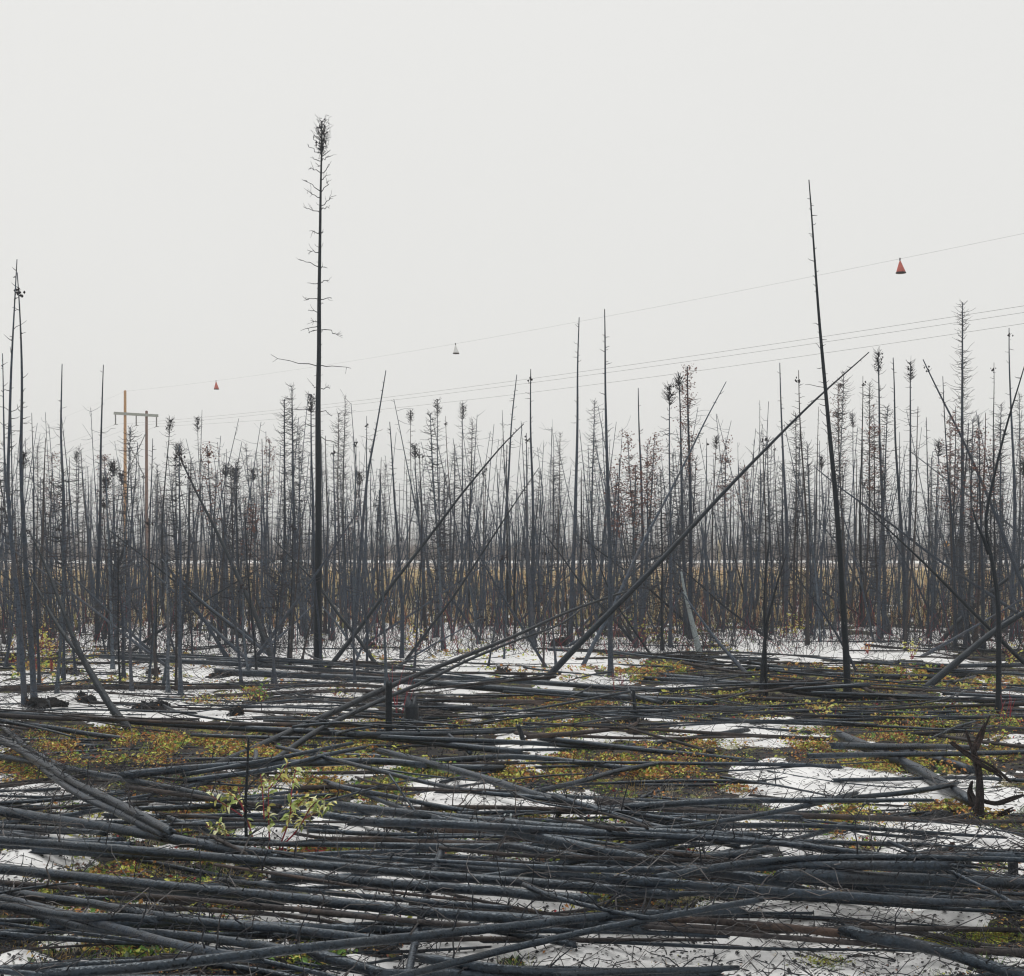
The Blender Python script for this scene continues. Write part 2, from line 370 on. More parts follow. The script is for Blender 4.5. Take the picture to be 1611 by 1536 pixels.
def crown(mb, p, r, style, seed, hgt):
    """twigs along the stem p (base->top); returns nothing. materials: 0 twig, 1 needle, 2 cone"""
    rg = np.random.default_rng(seed)
    n = len(p); top = p[-1]
    def along(f):
        i = f * (n - 1); a = np.clip(i.astype(int), 0, n - 2); u = (i - a)[:, None]
        return p[a] * (1 - u) + p[a + 1] * u
    def go(k, f0, f1, lmin, lmax, bend, rise, r0=0.008, r1=0.0035, power=1.0, segs=3):
        f = f0 + (f1 - f0) * rg.random(k) ** power
        a = rg.uniform(0, 2 * math.pi, k)
        di = np.stack([np.cos(a), np.sin(a), rg.normal(rise, 0.22, k)], 1)
        ln = rg.uniform(lmin, lmax, k) * (1.15 - 0.75 * f)
        return twigs(mb, along(f), di, ln, rg.normal(bend, 0.15, k), np.full(k, r0), np.full(k, r1), 0, segs)
    s = hgt / 7.0
    if style == 'bare':
        go(int(34 * s) + 10, 0.12, 0.98, 0.08, 0.32, 0.15, 0.2, 0.010)
        go(int(rg.integers(0, 6)), 0.45, 0.85, 0.4, 0.9, 0.1, 0.2)
    elif style == 'feather':
        go(int(165 * s), 0.15, 0.97, 0.45, 0.95, 0.45, -0.25, 0.009, 0.0045)
        P = go(int(90 * s), 0.45, 1.0, 0.3, 0.6, 0.35, 0.2, 0.008, 0.004)
        go(10, 0.96, 1.0, 0.2, 0.45, 0.2, 0.9, 0.006)
    elif style == 'tuft':
        go(int(60 * s), 0.15, 0.92, 0.25, 0.8, 0.4, -0.25, 0.009, 0.0045)
        go(60, 0.92, 0.995, 0.3, 0.62, 0.3, 0.45, 0.009, 0.004)
        k = 34
        f = rg.uniform(0.94, 0.995, k); c = along(f) + rg.normal(0, 0.055, (k, 3))
        blobs(mb, c, rg.uniform(0.012, 0.03, k), 2)
    elif style == 'knot':
        go(int(40 * s) + 6, 0.12, 0.98, 0.06, 0.4, 0.2, 0.1, 0.0095)
        k = 10; f = rg.uniform(0.95, 0.975, 1).repeat(k); c = along(f) + rg.normal(0, 0.045, (k, 3)); blobs(mb, c, rg.uniform(0.014, 0.032, k), 2)
    elif style == 'red':
        go(int(130 * s), 0.15, 0.9, 0.4, 0.9, 0.45, -0.3, 0.009, 0.0045)
        P = go(int(60 * s), 0.6, 1.0, 0.3, 0.75, 0.35, 0.1, 0.007)
        c = P[:, 1:].reshape(-1, 3).repeat(3, 0); c = c + rg.normal(0, 0.045, c.shape)
        leaves(mb, c, rg.uniform(0.03, 0.075, len(c)), 1, 0.3, 0.7)
def blobs(mb, c, r, m):
    o = np.array([[1, 0, 0], [-1, 0, 0], [0, 1, 0], [0, -1, 0], [0, 0, 1.3], [0, 0, -1.3]], float)
    f = np.array([[0, 2, 4], [2, 1, 4], [1, 3, 4], [3, 0, 4], [2, 0, 5], [1, 2, 5], [3, 1, 5], [0, 3, 5]])
    for ci, ri in zip(c, r): mb.add(ci + o * ri * NR.uniform(.7, 1.3, (6, 1)), None, f, m)

def stem_points(pts, d0, d1=None):
    """photo polyline base->top at distance d0 (base) .. d1 (top)"""
    pts = np.asarray(pts, float); s = np.r_[0, np.cumsum(np.hypot(*np.diff(pts, axis=0).T))]; s /= s[-1]
    d1 = d0 if d1 is None else d1
    return np.array([W(x, y, d0 + (d1 - d0) * u) for (x, y), u in zip(pts, s)])
def make_tree(p, rb, rt, style, seed, m=None, name='charred_spruce', flare=1.5, wob=0.012, sides=8, rings=18, crown_part=True):
    p = np.asarray(p, float); base = p[0].copy()
    gz = float(ground_z(base[0], base[1])); base[2] = gz
    q = resample(p, rings); hgt = float(np.linalg.norm(q[-1] - q[0]))
    rg = np.random.default_rng(seed)
    ph = rg.uniform(0, 6, 2); u = np.linspace(0, 1, rings)
    amp = wob * hgt * 0.30; q[:, 0] += amp * (np.sin(u * 7 + ph[0]) - math.sin(ph[0])) * .6 * (1 - u ** 3) + amp * .5 * np.sin(u * 17 + ph[1]) * u * (1 - u); q[:, 1] += amp * np.sin(u * 8 + ph[1]) * u
    root = empty(name, base)
    r = rb * (1 - u) ** 0.95 + rt
    r[:2] *= np.array([flare, 1 + (flare - 1) * .15])
    down = q[0].copy(); down[2] = min(down[2], gz) - 0.12
    mb = MB(); tube(mb, np.vstack([down, q]), np.r_[r[0] * 1.25, r], sides, 0, 0.07, seed)
    mb.build('trunk', m or M_TREE, root, base)
    if crown_part and style:
        c = MB(); crown(c, q, r, style, seed, hgt)
        if c.n: c.build('crown', [M_TWIG, M_NEEDLE, M_CONE], root, base)
    return root, q, r
FEAT = {'bare': 'bare charred spruce pole', 'feather': 'feathery charred spruce', 'tuft': 'dark-tufted charred spruce', 'knot': 'cone-knotted charred spruce', 'red': 'rust-needled scorched spruce'}

G_STAND = 'burnt spruces standing in the dead stand'
seed = 100
def w2r(wpx, d): return wpx / 2 * d / F
# the tall tuft-topped spruce, each limb a part
d = DG(1056)
pt = stem_points([(500,1056),(500,960),(501,860),(501,760),(500,640),(502,560),(502,470),(503,400),(504,330),(505,270),(507,215),(506,192)], d)
root, q, r = make_tree(pt, w2r(12.0, d), w2r(1.8, d), None, 5, M_DARK, 'tall_spruce', 1.25, 0.0, 12, 40)
tag(root, 'tallest charred spruce, limbed to a bushy tufted tip, standing clear in the middle left', 'tree', G_STAND)
BR = [[(290,1185),(180,1165),(110,1158),(72,1130)],[(300,1180),(360,1185),(437,1195)],[(285,1285),(255,1270)],[(300,1283),(325,1280),(340,1280)],[(290,1025),(265,1022),(240,1030)],
 [(290,1005),(250,1010),(207,1022)],[(298,1022),(330,1020),(388,1048)],[(288,985),(255,980)],[(288,943),(235,935)],[(290,885),(230,885)],[(298,885),(347,881)],[(290,808),(232,812)],[(296,805),(333,799)],
 [(288,740),(240,712),(192,703)],[(296,748),(325,738)],[(290,675),(262,664),(233,662)],[(292,590),(265,582),(238,580)],[(298,592),(312,588)],[(297,500),(260,482),(222,468)],[(300,482),(340,465)],
 [(297,430),(260,415),(235,405)],[(302,465),(325,440),(358,420)],[(297,402),(255,378),(220,355)],[(302,402),(322,375),(332,345)],[(297,320),(270,305),(246,292)],[(300,320),(325,300),(343,280)],
 [(300,265),(275,258),(255,250)],[(303,265),(335,240)],[(303,240),(265,215),(238,192)],[(305,245),(340,215)],[(285,1388),(215,1375),(150,1372)],[(290,1378),(320,1390),(350,1403)],[(280,1450),(215,1456),(160,1442)],
 [(290,1500),(330,1510),(380,1530)],[(300,350),(330,330)],[(300,290),(278,280)],[(303,225),(285,205)],[(304,210),(325,190)],[(303,200),(262,165)],[(305,190),(335,150)]]
RH = random.Random(3)
for b in BR:
    P = []
    dd = RH.uniform(-0.5, 0.5)
    for k, (x, y) in enumerate(b): P.append(W(400 + x / 2.843, 160 + y / 2.843, d + dd * k / max(1, len(b) - 1)))
    P = resample(P, 6); mb = MB(); P[1:] += NR.normal(0, .02, P[1:].shape) * [1, 1, 1]; tube(mb, P, np.linspace(0.011, 0.0045, 6), 5, 0, 0.1, RH.randrange(90), tip=True)
    ks = RH.randint(1, 4); ii = [RH.randint(2, 4) for _ in range(ks)]; dv = P[-1] - P[0]
    twigs(mb, P[ii], dv[None] / np.linalg.norm(dv) + NR.normal(0, .6, (ks, 3)), NR.uniform(.05, .22, ks), NR.normal(.1, .2, ks), np.full(ks, .006), np.full(ks, .003))
    mb.build('branch', M_TWIG, root, root.location)
mb = MB(); rg = np.random.default_rng(8)
k = 90; f = rg.uniform(0, 1, k); tip = W(507, 190, d); low = W(506, 250, d)
a = rg.uniform(0, 6.28, k); st = low + (tip - low) * f[:, None]
twigs(mb, st, np.stack([np.cos(a), np.sin(a), rg.normal(.75, .25, k)], 1), rg.uniform(.12, .36, k) * (1.0 - 0.35 * np.abs(f - .6)), rg.normal(.2, .15, k), np.full(k, .007), np.full(k, .003), 0, 4, .45)
k = 50; f = rg.uniform(0.35, 1.0, k); blobs(mb, low + (tip - low) * f[:, None] + rg.normal(0, .07, (k, 3)), rg.uniform(.012, .03, k), 2)
k = 60; f = rg.uniform(.12, .9, k); tt = q[(f * 39).astype(int)]; a = rg.uniform(0, 6.28, k)
twigs(mb, tt, np.stack([np.cos(a), np.sin(a), rg.normal(.4, .3, k)], 1), rg.uniform(.04, .16, k), rg.normal(.2, .1, k), np.full(k, .008), np.full(k, .004))
mb.build('crown', [M_TWIG, M_NEEDLE, M_CONE], root, root.location)

# hero trees: (polyline base->top, width at base, width at top, style, label, material, top distance factor)
HERO = [
 ([(1334,1100),(1331,1040),(1326,985),(1321,920),(1315,850),(1309,760),(1304,680),(1298,600),(1291,520),(1286,450),(1280,375),(1275,320),(1272,284)], 13, 1.6, 'bare', 'tall bent bare trunk towering over the stand, without any crown', M_DARK, 1),
 ([(39,1118),(34,1022),(29,944),(20,850),(15,760),(16,690),(18,603),(23,500),(28,409)], 10, 1.4, 'bare', 'bowed dark spruce at the far left, its tip leaning over its partner', M_TREE, 1),
 ([(54,1110),(51,1022),(47,944),(42,840),(37,752),(35,685),(34,617),(32,532),(30,475),(27,429)], 11, 1.4, 'knot', 'straight dark spruce with short side limbs, right one of the far left pair', M_TREE, 1),
 ([(97,1012),(99,890),(98,800),(96,700),(97,640),(98,573)], 9, 1.4, 'bare', 'slim pole spruce with crooked stubby tip, between the dark pair and the pylon', None, 1),
 ([(152,1012),(155,850),(157,740),(160,640),(162,574)], 8, 1.3, 'bare', 'slim bare pole ending in a plain point, just beside the pylon', None, 1),
 ([(30,1060),(22,900),(10,760),(5,640),(3,556)], 7, 1.2, 'bare', 'thin bare spruce cut by the left edge of the photo', None, 1),
 ([(898,1015),(901,900),(903,830),(905,720),(908,620),(909,560),(911,500)], 9, 1.4, 'bare', 'left one of the twin tall bare poles', None, 1),
 ([(961,1066),(958,960),(956,850),(953,740),(953,650),(952,560),(951,487)], 10, 1.5, 'bare', 'right one of the twin tall bare poles, black at its foot', M_TREE, 1),
 ([(838,1012),(840,880),(837,780),(834,680),(835,581)], 8, 1.3, 'knot', 'slim pole with one dark cone knot just under its tip', None, 1),
 ([(782,1000),(785,960),(790,860),(799,760),(806,650),(813,590)], 7, 1.2, 'bare', 'slightly tilted pole just left of the slim pole with one cone knot', None, 1),
 ([(556,1010),(562,940),(572,830),(581,740),(596,650),(607,583)], 8, 1.3, 'bare', 'bare pole curving to the right, next but one to the tall tuft-topped spruce', None, 1),
 ([(632,1040),(633,960),(628,860),(620,760),(613,664)], 8, 1.2, 'bare', 'slim trunk rising behind the black stump and bending left', M_TREE, 1),
 ([(1510,1004),(1511,882),(1516,726),(1515,600),(1515,476)], 10, 1.5, 'feather', 'tall twiggy spruce rising above its neighbours near the right edge', None, 1),
 ([(1592,1010),(1594,800),(1590,650),(1588,516)], 8, 1.3, 'knot', 'tall straight spruce with a thin crooked tip at the right edge', None, 1),
 ([(1086,1010),(1085,850),(1083,700),(1081,577)], 9, 1.6, 'red', 'taller of the rust-tufted twin spruces', None, 1),
 ([(1078,1006),(1077,850),(1072,700),(1068,588)], 8, 1.4, 'tuft', 'shorter of the rust-tufted twin spruces', None, 1),
 ([(1236,1000),(1236,850),(1231,700),(1227,571)], 8, 1.3, 'bare', 'tall bare spruce directly left of the tall bent trunk', None, 1),
 ([(1392,1000),(1388,850),(1384,700),(1382,554)], 8, 1.5, 'tuft', 'tall spruce with a bushy club tip beneath the big red cable marker', None, 1),
 ([(1424,1010),(1418,850),(1409,700),(1405,563)], 8, 1.3, 'bare', 'plain bare pole right of the club-tipped spruce under the red marker', None, 1),
 ([(1422,990),(1428,850),(1432,700),(1433,569)], 7, 1.3, 'tuft', 'slim spruce with a small ball tip below and right of the red marker', None, 1),
 ([(1008,1010),(1010,850),(1006,700),(1004,611)], 8, 1.3, 'bare', 'bare straight pole midway between the twin bare poles and the rust-tufted spruces', None, 1),
 ([(459,1010),(461,850),(460,700),(459,608)], 8, 1.3, 'feather', 'feathery spruce just left of the tall tuft-topped spruce', None, 1),
 ([(441,1000),(446,850),(447,700),(447,628)], 7, 1.3, 'feather', 'second feathery spruce left of the tall tuft-topped spruce', None, 1),
 ([(492,1000),(491,850),(490,720),(489,620)], 7, 1.4, 'tuft', 'cone-topped spruce standing tight against the tall tuft-topped spruce', None, 1),
 ([(1571,1128),(1570,1039),(1567,947),(1559,882),(1546,832),(1548,812),(1566,740),(1586,660),(1611,575)], 11, 1.6, 'bare', 'forked black trunk kinked at mid height by the right edge', M_DARK, 1),
 ([(1102,1036),(1096,1010),(1089,980),(1082,949),(1076,926),(1072,900)], 12, 3, 'bare', 'pale grey weathered trunk leaning left among the black ones', M_PALE, 1.02),
 ([(1206,1098),(1204,1040),(1203,960),(1204,905),(1210,852)], 6, 2.2, 'bare', 'short black snag with a hooked tip, straight one of two', M_DARK, 1),
 ([(1198,1098),(1201,1030),(1206,975),(1223,916),(1237,872)], 9, 2.0, 'bare', 'short black snag leaning right, crossing the hooked one', M_DARK, 1),
 ([(389,1347),(387,1270),(389,1210),(391,1160)], 6, 3.5, 'bare', 'thin black upright stick behind the red-stemmed willow', M_DARK, 1),
 ([(999,1152),(1000,1130),(998,1108),(997,1086)], 8, 5, 'bare', 'broken black post at the end of the big fallen logs', M_DARK, 1),
]
LEAN = [
 ([(432,1048),(400,962),(367,896),(325,808),(283,719)], 10, 2.2, 'knot', 'dark trunk leaning left, crossing the stand beneath the first red marker', M_DARK, 1.1),
 ([(508,1062),(545,1015),(587,959),(660,868),(733,771),(790,700),(824,667)], 9, 1.4, 'bare', 'dark trunk slanting up right from the foot of the tall tuft-topped spruce', M_DARK, 1.12),
 ([(852,1076),(905,1018),(945,975),(1000,919),(1050,868),(1100,816),(1160,752),(1220,692),(1290,622),(1366,555)], 13, 1.6, 'bare', 'longest slanting trunk, running up right across the tall bent trunk', M_DARK, 1.08),
 ([(915,1052),(946,986),(967,950),(983,906),(1015,844),(1048,786),(1087,711),(1113,655),(1142,601)], 8, 1.2, 'bare', 'thin trunk slanting up right through the rust-tufted spruces', None, 1.1),
 ([(1660,1020),(1598,893),(1578,841),(1554,783),(1518,700),(1483,628),(1452,566)], 9, 1.6, 'knot', 'dark trunk leaning left with a tiny knot at its tip near the right edge', M_TREE, 1.1),
 ([(1700,1030),(1650,990),(1601,966),(1565,940),(1513,906),(1450,861),(1416,833),(1367,799),(1325,770),(1281,734)], 8, 1.4, 'bare', 'long thin pole slanting down right from behind the tall bent trunk', None, 1.1),
 ([(1720,905),(1611,846),(1565,809),(1513,773),(1476,744),(1429,708)], 6, 1.2, 'bare', 'thin bent pole slanting down to the right edge, upper of two', None, 1.0),
 ([(1446,1092),(1513,1036),(1565,992),(1611,963),(1690,925)], 13, 7, 'bare', 'thick black trunk propped up right at the edge, crossing the forked trunk', M_DARK, 1.05),
 ([(1480,1010),(1510,976),(1565,927),(1611,890),(1660,850)], 8, 4, 'bare', 'dark pole propped behind the forked trunk, sloping up right', M_DARK, 1.05),
 ([(345,1203),(400,1180),(499,1132),(608,1080),(687,1048),(765,1017),(820,996),(878,968),(943,944),(990,929)], 13, 3.5, 'bare', 'long black pole rising from the orange ground to the slanting trunk, upper of two', M_DARK, 1.75),
 ([(428,1200),(478,1163),(504,1145),(556,1121),(608,1095),(660,1074),(713,1046),(778,1020),(820,1004),(890,982),(915,958)], 10, 2.5, 'bare', 'long crooked black pole rising beside the straighter one, lower of two', M_DARK, 1.6),
 ([(935,1010),(958,968),(982,915),(1000,897),(1016,884),(1035,876),(1064,864)], 7, 2.0, 'bare', 'curved dark pole hooking over to the right along the longest slanting trunk', M_TREE, 1.02),
 ([(205,1150),(170,1105),(140,1050),(118,1008),(100,960),(78,905),(60,865),(46,838)], 14, 2.6, 'bare', 'black trunk leaning far left over the snow, upper of a crossing pair', M_DARK, 1.12),
 ([(190,1140),(160,1088),(128,1036),(110,1015),(78,965),(58,925),(42,900)], 12, 2.6, 'bare', 'black trunk leaning far left over the snow, lower of a crossing pair', M_DARK, 1.12),
 ([(600,1058),(565,1005),(530,965),(503,924),(470,890),(430,848)], 8, 1.6, 'bare', 'dark pole leaning left just behind the tall tuft-topped spruce', M_DARK, 1.08),
 ([(1008,1024),(975,985),(945,955),(912,917),(880,870),(852,835)], 7, 1.4, 'bare', 'dark pole leaning left under the twin tall bare poles', M_DARK, 1.06),
 ([(400,1048),(345,1000),(290,945),(240,900),(216,872)], 8, 1.8, 'bare', 'grey pole leaning left behind the snow by the pylon', None, 1.1),
 ([(445,1048),(380,995),(320,950),(275,905),(255,880)], 6, 1.6, 'bare', 'thin pole leaning left parallel to the grey one behind the snow', None, 1.1),
 ([(162,1010),(175,940),(180,900),(190,880),(200,850)], 9, 5, 'bare', 'thick short burnt snag leaning right in front of the pylon', M_DARK, 1.0),
]
hero_px = []
for group, items in ((G_STAND, HERO), ('dead trunks leaning through the stand', LEAN)):
    for (pl, wb, wt, style, label, m, df) in items:
        d = DG(max(pl[0][1], 905), 0.0)
        p = stem_points(pl, d, d * df); seed += 1
        root, q, r = make_tree(p, w2r(wb - wt, d) * .86, w2r(wt, d * df), style, seed, m, 'leaning_tree' if group != G_STAND else 'charred_spruce', 1.35 if group == G_STAND else 1.1, 0.018, 9, 26)
        tag(root, label, 'tree', group); hero_px.append((pl[0][0], d))
# the fork of the forked trunk
fk = [o for o in COL.objects if o.get('label', '').startswith('forked black')][0]
d = DG(1128); mb = MB(); tube(mb, resample(stem_points([(1556,872),(1547,845),(1536,826),(1530,800)], d), 8), np.linspace(w2r(7, d), w2r(2, d), 8), 7, 0, .08, 4); mb.build('fork', M_DARK, fk, fk.location)

# trees whose tips can be read off the skyline: (x, y of tip, style)
SKY_T = [(124,705,'feather'),(83,712,'red'),(138,735,'bare'),(178,728,'tuft'),(166,752,'tuft'),(205,672,'feather'),(216,697,'bare'),(240,690,'bare'),(268,660,'tuft'),(283,697,'tuft'),(311,656,'tuft'),(318,645,'bare'),(326,700,'red'),
 (355,731,'tuft'),(371,735,'tuft'),(387,700,'feather'),(398,738,'tuft'),(412,745,'bare'),(424,690,'red'),(512,686,'bare'),(533,650,'feather'),(543,625,'feather'),(560,690,'knot'),(577,655,'knot'),(584,700,'knot'),
 (646,645,'tuft'),(652,700,'tuft'),(660,706,'knot'),(677,650,'feather'),(688,628,'tuft'),(701,655,'knot'),(728,635,'tuft'),(743,660,'feather'),(790,645,'bare'),(797,700,'bare'),(828,682,'knot'),(870,720,'feather'),(881,683,'feather'),
 (935,630,'feather'),(975,722,'red'),(988,686,'red'),(1000,735,'red'),(1018,700,'red'),(1030,685,'red'),(1053,605,'tuft'),(1112,690,'knot'),(1127,686,'tuft'),(1142,690,'red'),(1161,720,'bare'),(1195,630,'bare'),(1200,677,'knot'),(1207,690,'feather'),
 (1186,692,'bare'),(1256,583,'knot'),(1252,650,'feather'),(1288,640,'bare'),(1318,605,'red'),(1327,585,'feather'),(1341,650,'tuft'),(1357,592,'knot'),(1368,603,'feather'),(1396,640,'feather'),(1444,640,'bare'),(1457,657,'bare'),(1477,695,'tuft'),(1484,592,'bare'),
 (1494,655,'red'),(1540,680,'red'),(1563,571,'knot'),(1575,636,'feather'),(1565,682,'red'),(1604,620,'feather'),(1503,640,'bare'),(18,640,'bare'),(50,650,'bare'),(60,700,'feather'),(72,690,'bare'),(110,720,'bare'),(191,745,'tuft'),(300,720,'feather'),(340,745,'feather'),
 (470,680,'feather'),(525,700,'knot'),(600,720,'bare'),(640,740,'bare'),(715,700,'feather'),(765,730,'knot'),(850,740,'feather'),(915,740,'bare'),(925,700,'bare'),(1040,740,'feather'),(1095,720,'feather'),(1150,735,'bare'),(1175,740,'feather'),(1218,700,'knot'),(1270,700,'feather'),(1375,660,'red'),(1415,680,'bare'),(1465,720,'feather'),(1525,700,'feather'),(1550,650,'bare')]
SKY_T += [(-25,640,'feather'),(-60,600,'bare'),(-95,660,'tuft'),(1640,600,'tuft'),(1665,560,'bare'),(1700,640,'feather'),(1625,660,'red')]
def place(x, yt, style, d, wb, lean=0.0, m=None, name='charred_spruce', rings=14, sides=7):
    global seed
    seed += 1; rg = random.Random(seed)
    yb = HY + H * F / d
    bx = x + rg.gauss(0, 1) * 9 + lean
    mid = (x + (bx - x) * .55 + rg.gauss(0, 3), yt + (yb - yt) * .55)
    p = stem_points([(bx, yb), mid, ((x * 3 + mid[0]) / 4, yt + (yb - yt) * .2), (x, yt)], d)
    p[0, 2] = float(ground_z(p[0, 0], p[0, 1]))
    root, q, r = make_tree(p, w2r(wb, 45) * .8, 0.009, style, seed, m or rg.choices([M_TREE, M_TREE2, M_TREE3, M_DARK], [6, 2.5, 2, 1])[0], name, 1.8, 0.02, sides, rings)
    root['group'] = G_STAND; root['category'] = 'tree'
    TREES.append((root, style, (x + bx) / 2, yt, d))
    return root
for (x, yt, st_) in SKY_T:
    d = R.uniform(35, 62) if yt > 600 else R.uniform(36, 48)
    place(x, yt, st_, d, R.uniform(3.0, 6.2))
# the rest of the stand that can still be told apart
cnt = 0
while cnt < 112:
    x = R.uniform(-70, 1680); d = R.choice((R.uniform(36, 60), R.uniform(45, 85)))
    if any(abs(x - hx) < 5 and abs(d - hd) < 1.5 for hx, hd in hero_px): continue
    lift = 20 * math.sin(x / 190) + (35 if x > 1050 else 0)
    yt = R.triangular(690, 835, 775) - lift
    st_ = R.choices(['bare', 'feather', 'tuft', 'knot', 'red'], [5, 5, 1.5, 2, 1.2 if x < 900 else 2.5])[0]
    place(x, yt, st_, d, R.uniform(2.0, 5.0), R.gauss(0, 10)); cnt += 1
# short broken and tilted young stems at the front of the stand
for i in range(26):
    x = R.uniform(-40, 1650); d = R.uniform(33, 55); yb = HY + H * F / d
    lean = R.gauss(0, 60)
    place(x, R.uniform(840, 930), 'bare', d, R.uniform(3, 6), lean, None, 'broken_stem', 10, 6)

for i in range(44):
    x = R.uniform(-60, 470) if R.random() < .75 else R.uniform(470, 1000); d = R.uniform(25.5, 35)
    place(x, R.uniform(690, 960), R.choice(['bare', 'bare', 'knot', 'feather']), d, R.uniform(1.6, 3.6), R.gauss(0, 14), None, 'young_burnt_spruce', 12, 6)
RANDLEAN = []
for i in range(56):
    x = R.uniform(-40, 1660); d = R.uniform(29, 62); yb = HY + H * F / d; L_ = R.uniform(2.5, 6.0) * F / d; an = R.choice((-1, 1)) * R.uniform(.35, 1.15)
    tx, ty = x + L_ * math.sin(an), yb - L_ * math.cos(an)
    p = stem_points([(x, yb), ((x + tx) / 2 + R.gauss(0, 6), (yb + ty) / 2 + R.gauss(0, 6)), (tx, ty)], d, d + R.uniform(-1, 2)); p[0, 2] = float(ground_z(p[0, 0], p[0, 1])); seed += 1
    root, q, r = make_tree(p, R.uniform(.02, .05), .01, R.choice(['bare', 'bare', 'knot']), seed, R.choice([None, M_DARK, None]), 'leaning_pole', 1.1, .03, 6, 14)
    tag(root, None, 'tree', 'thin dead poles leaning at the foot of the stand'); RANDLEAN.append((root, x, an))
# the many thinner stems behind and between: one mass
mb = MB(); rg = np.random.default_rng(77)
for i in range(1300):
    x = rg.uniform(-110, 1720); d = rg.uniform(38, 82); yb = HY + H * F / d
    hg = rg.uniform(1.5, 5.5) if rg.random() < .55 else rg.uniform(4.5, 7.5)
    b = W(x, yb, d); b[2] = float(ground_z(b[0], b[1])) - .05
    ln = rg.normal(0, .13, 2); tp = b + np.array([ln[0] * hg, ln[1] * hg, hg]); md = (b + tp) / 2 + np.r_[rg.normal(0, .05 * hg / 3, 2), 0]
    p = resample([b, md, tp], 6); rb = rg.uniform(.014, .042)
    tube(mb, p, np.linspace(rb, .008, 6), 5, 0, cap=False)
    k = int(rg.integers(8, 26)); f = rg.uniform(.3, 1, k); a = rg.uniform(0, 6.28, k)
    twigs(mb, p[0] + (tp - p[0]) * f[:, None] + (np.interp(f, [0, .5, 1], [0, 1, 0])[:, None] * (md - (b + tp) / 2)), np.stack([np.cos(a), np.sin(a), rg.normal(.1, .35, k)], 1), rg.uniform(.12, .6, k), rg.normal(.25, .2, k), np.full(k, .0065), np.full(k, .0035), 0, 2)
tag(mb.build('thicket', [M_TREE]), 'thicket of thinner burnt stems filling the dead stand', 'thicket', kind='stuff')

# fine upright twigs and whips rising from the snow among the trunks
mb = MB(); k = 15000
x = rg.uniform(-120, 1730, k); d = 34 + (76 - 34) * rg.random(k) ** 1.2; wx = (x - CX) / F * d
a = rg.uniform(0, 6.28, k)
twigs(mb, np.stack([wx, d, ground_z(wx, d)], 1), np.stack([np.cos(a) * (tl_ := np.where(rg.random(k) < .6, .3, 1.4)), np.sin(a) * tl_, np.ones(k)], 1), rg.uniform(.3, 1.5, k), rg.normal(0, .1, k), np.full(k, .008), np.full(k, .003), (rg.random(k) < .09).astype(int).repeat(9), 3, .2)
tag(mb.build('undergrowth', [M_TWIG, M_REDST]), 'fine burnt whips and red shoots rising between the trunks', 'undergrowth', kind='stuff')

# ------------------------------------------------------------------ far side: grass verge, forest beyond the road
mb = MB(); k = 34000
d = np.where(rg.random(k) < .82, rg.uniform(74, 146, k), rg.uniform(46, 80, k)); x = rg.uniform(-.46, .46, k) * d
a = rg.uniform(0, 6.28, k); gz = ground_z(x, d)
mi = rg.choice([0, 1, 2, 3, 4], k, p=[.32, .16, .34, .08, .1])
hh = rg.uniform(.2, .75, k) * (1 - .5 * sstep(120, 146, d))
c = np.stack([x, d, gz - .02], 1); tp = c + np.stack([np.cos(a) * .2 * hh, np.sin(a) * .2 * hh, hh], 1)
sd = np.stack([np.ones(k) * .045, np.zeros(k), np.zeros(k)], 1)
v = np.stack([c - sd, c + sd, tp], 1).reshape(-1, 3); t = np.arange(k * 3).reshape(-1, 3)
mb.add(v, None, t, mi)
tag(mb.build('dry_grass', M_GRASS, smooth=False), 'golden and rust dry grass along the road verge', 'grass', kind='stuff')

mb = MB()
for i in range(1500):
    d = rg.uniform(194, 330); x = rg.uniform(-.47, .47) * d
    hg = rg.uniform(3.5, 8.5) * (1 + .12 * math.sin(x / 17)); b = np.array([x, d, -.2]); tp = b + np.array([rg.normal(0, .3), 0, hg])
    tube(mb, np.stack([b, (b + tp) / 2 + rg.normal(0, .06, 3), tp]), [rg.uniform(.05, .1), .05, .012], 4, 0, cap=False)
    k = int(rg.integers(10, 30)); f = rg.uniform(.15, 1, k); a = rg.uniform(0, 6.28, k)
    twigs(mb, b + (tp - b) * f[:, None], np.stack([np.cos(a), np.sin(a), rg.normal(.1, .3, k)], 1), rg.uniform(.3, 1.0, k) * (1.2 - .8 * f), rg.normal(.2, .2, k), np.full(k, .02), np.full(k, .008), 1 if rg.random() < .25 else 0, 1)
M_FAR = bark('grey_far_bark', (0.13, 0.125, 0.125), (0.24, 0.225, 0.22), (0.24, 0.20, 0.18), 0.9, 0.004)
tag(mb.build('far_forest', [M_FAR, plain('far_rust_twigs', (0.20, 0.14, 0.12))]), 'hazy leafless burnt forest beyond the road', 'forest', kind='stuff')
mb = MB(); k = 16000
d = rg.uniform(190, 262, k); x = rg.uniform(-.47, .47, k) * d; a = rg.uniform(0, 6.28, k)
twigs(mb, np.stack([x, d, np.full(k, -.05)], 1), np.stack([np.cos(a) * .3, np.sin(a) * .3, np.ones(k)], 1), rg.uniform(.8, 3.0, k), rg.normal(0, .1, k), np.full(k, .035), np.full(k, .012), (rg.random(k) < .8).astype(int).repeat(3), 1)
tag(mb.build('roadside_brush', [M_FAR, plain('dead_brush', (0.30, 0.25, 0.22))]), 'grey-brown leafless brush lining the far side of the road', 'brush', kind='stuff')

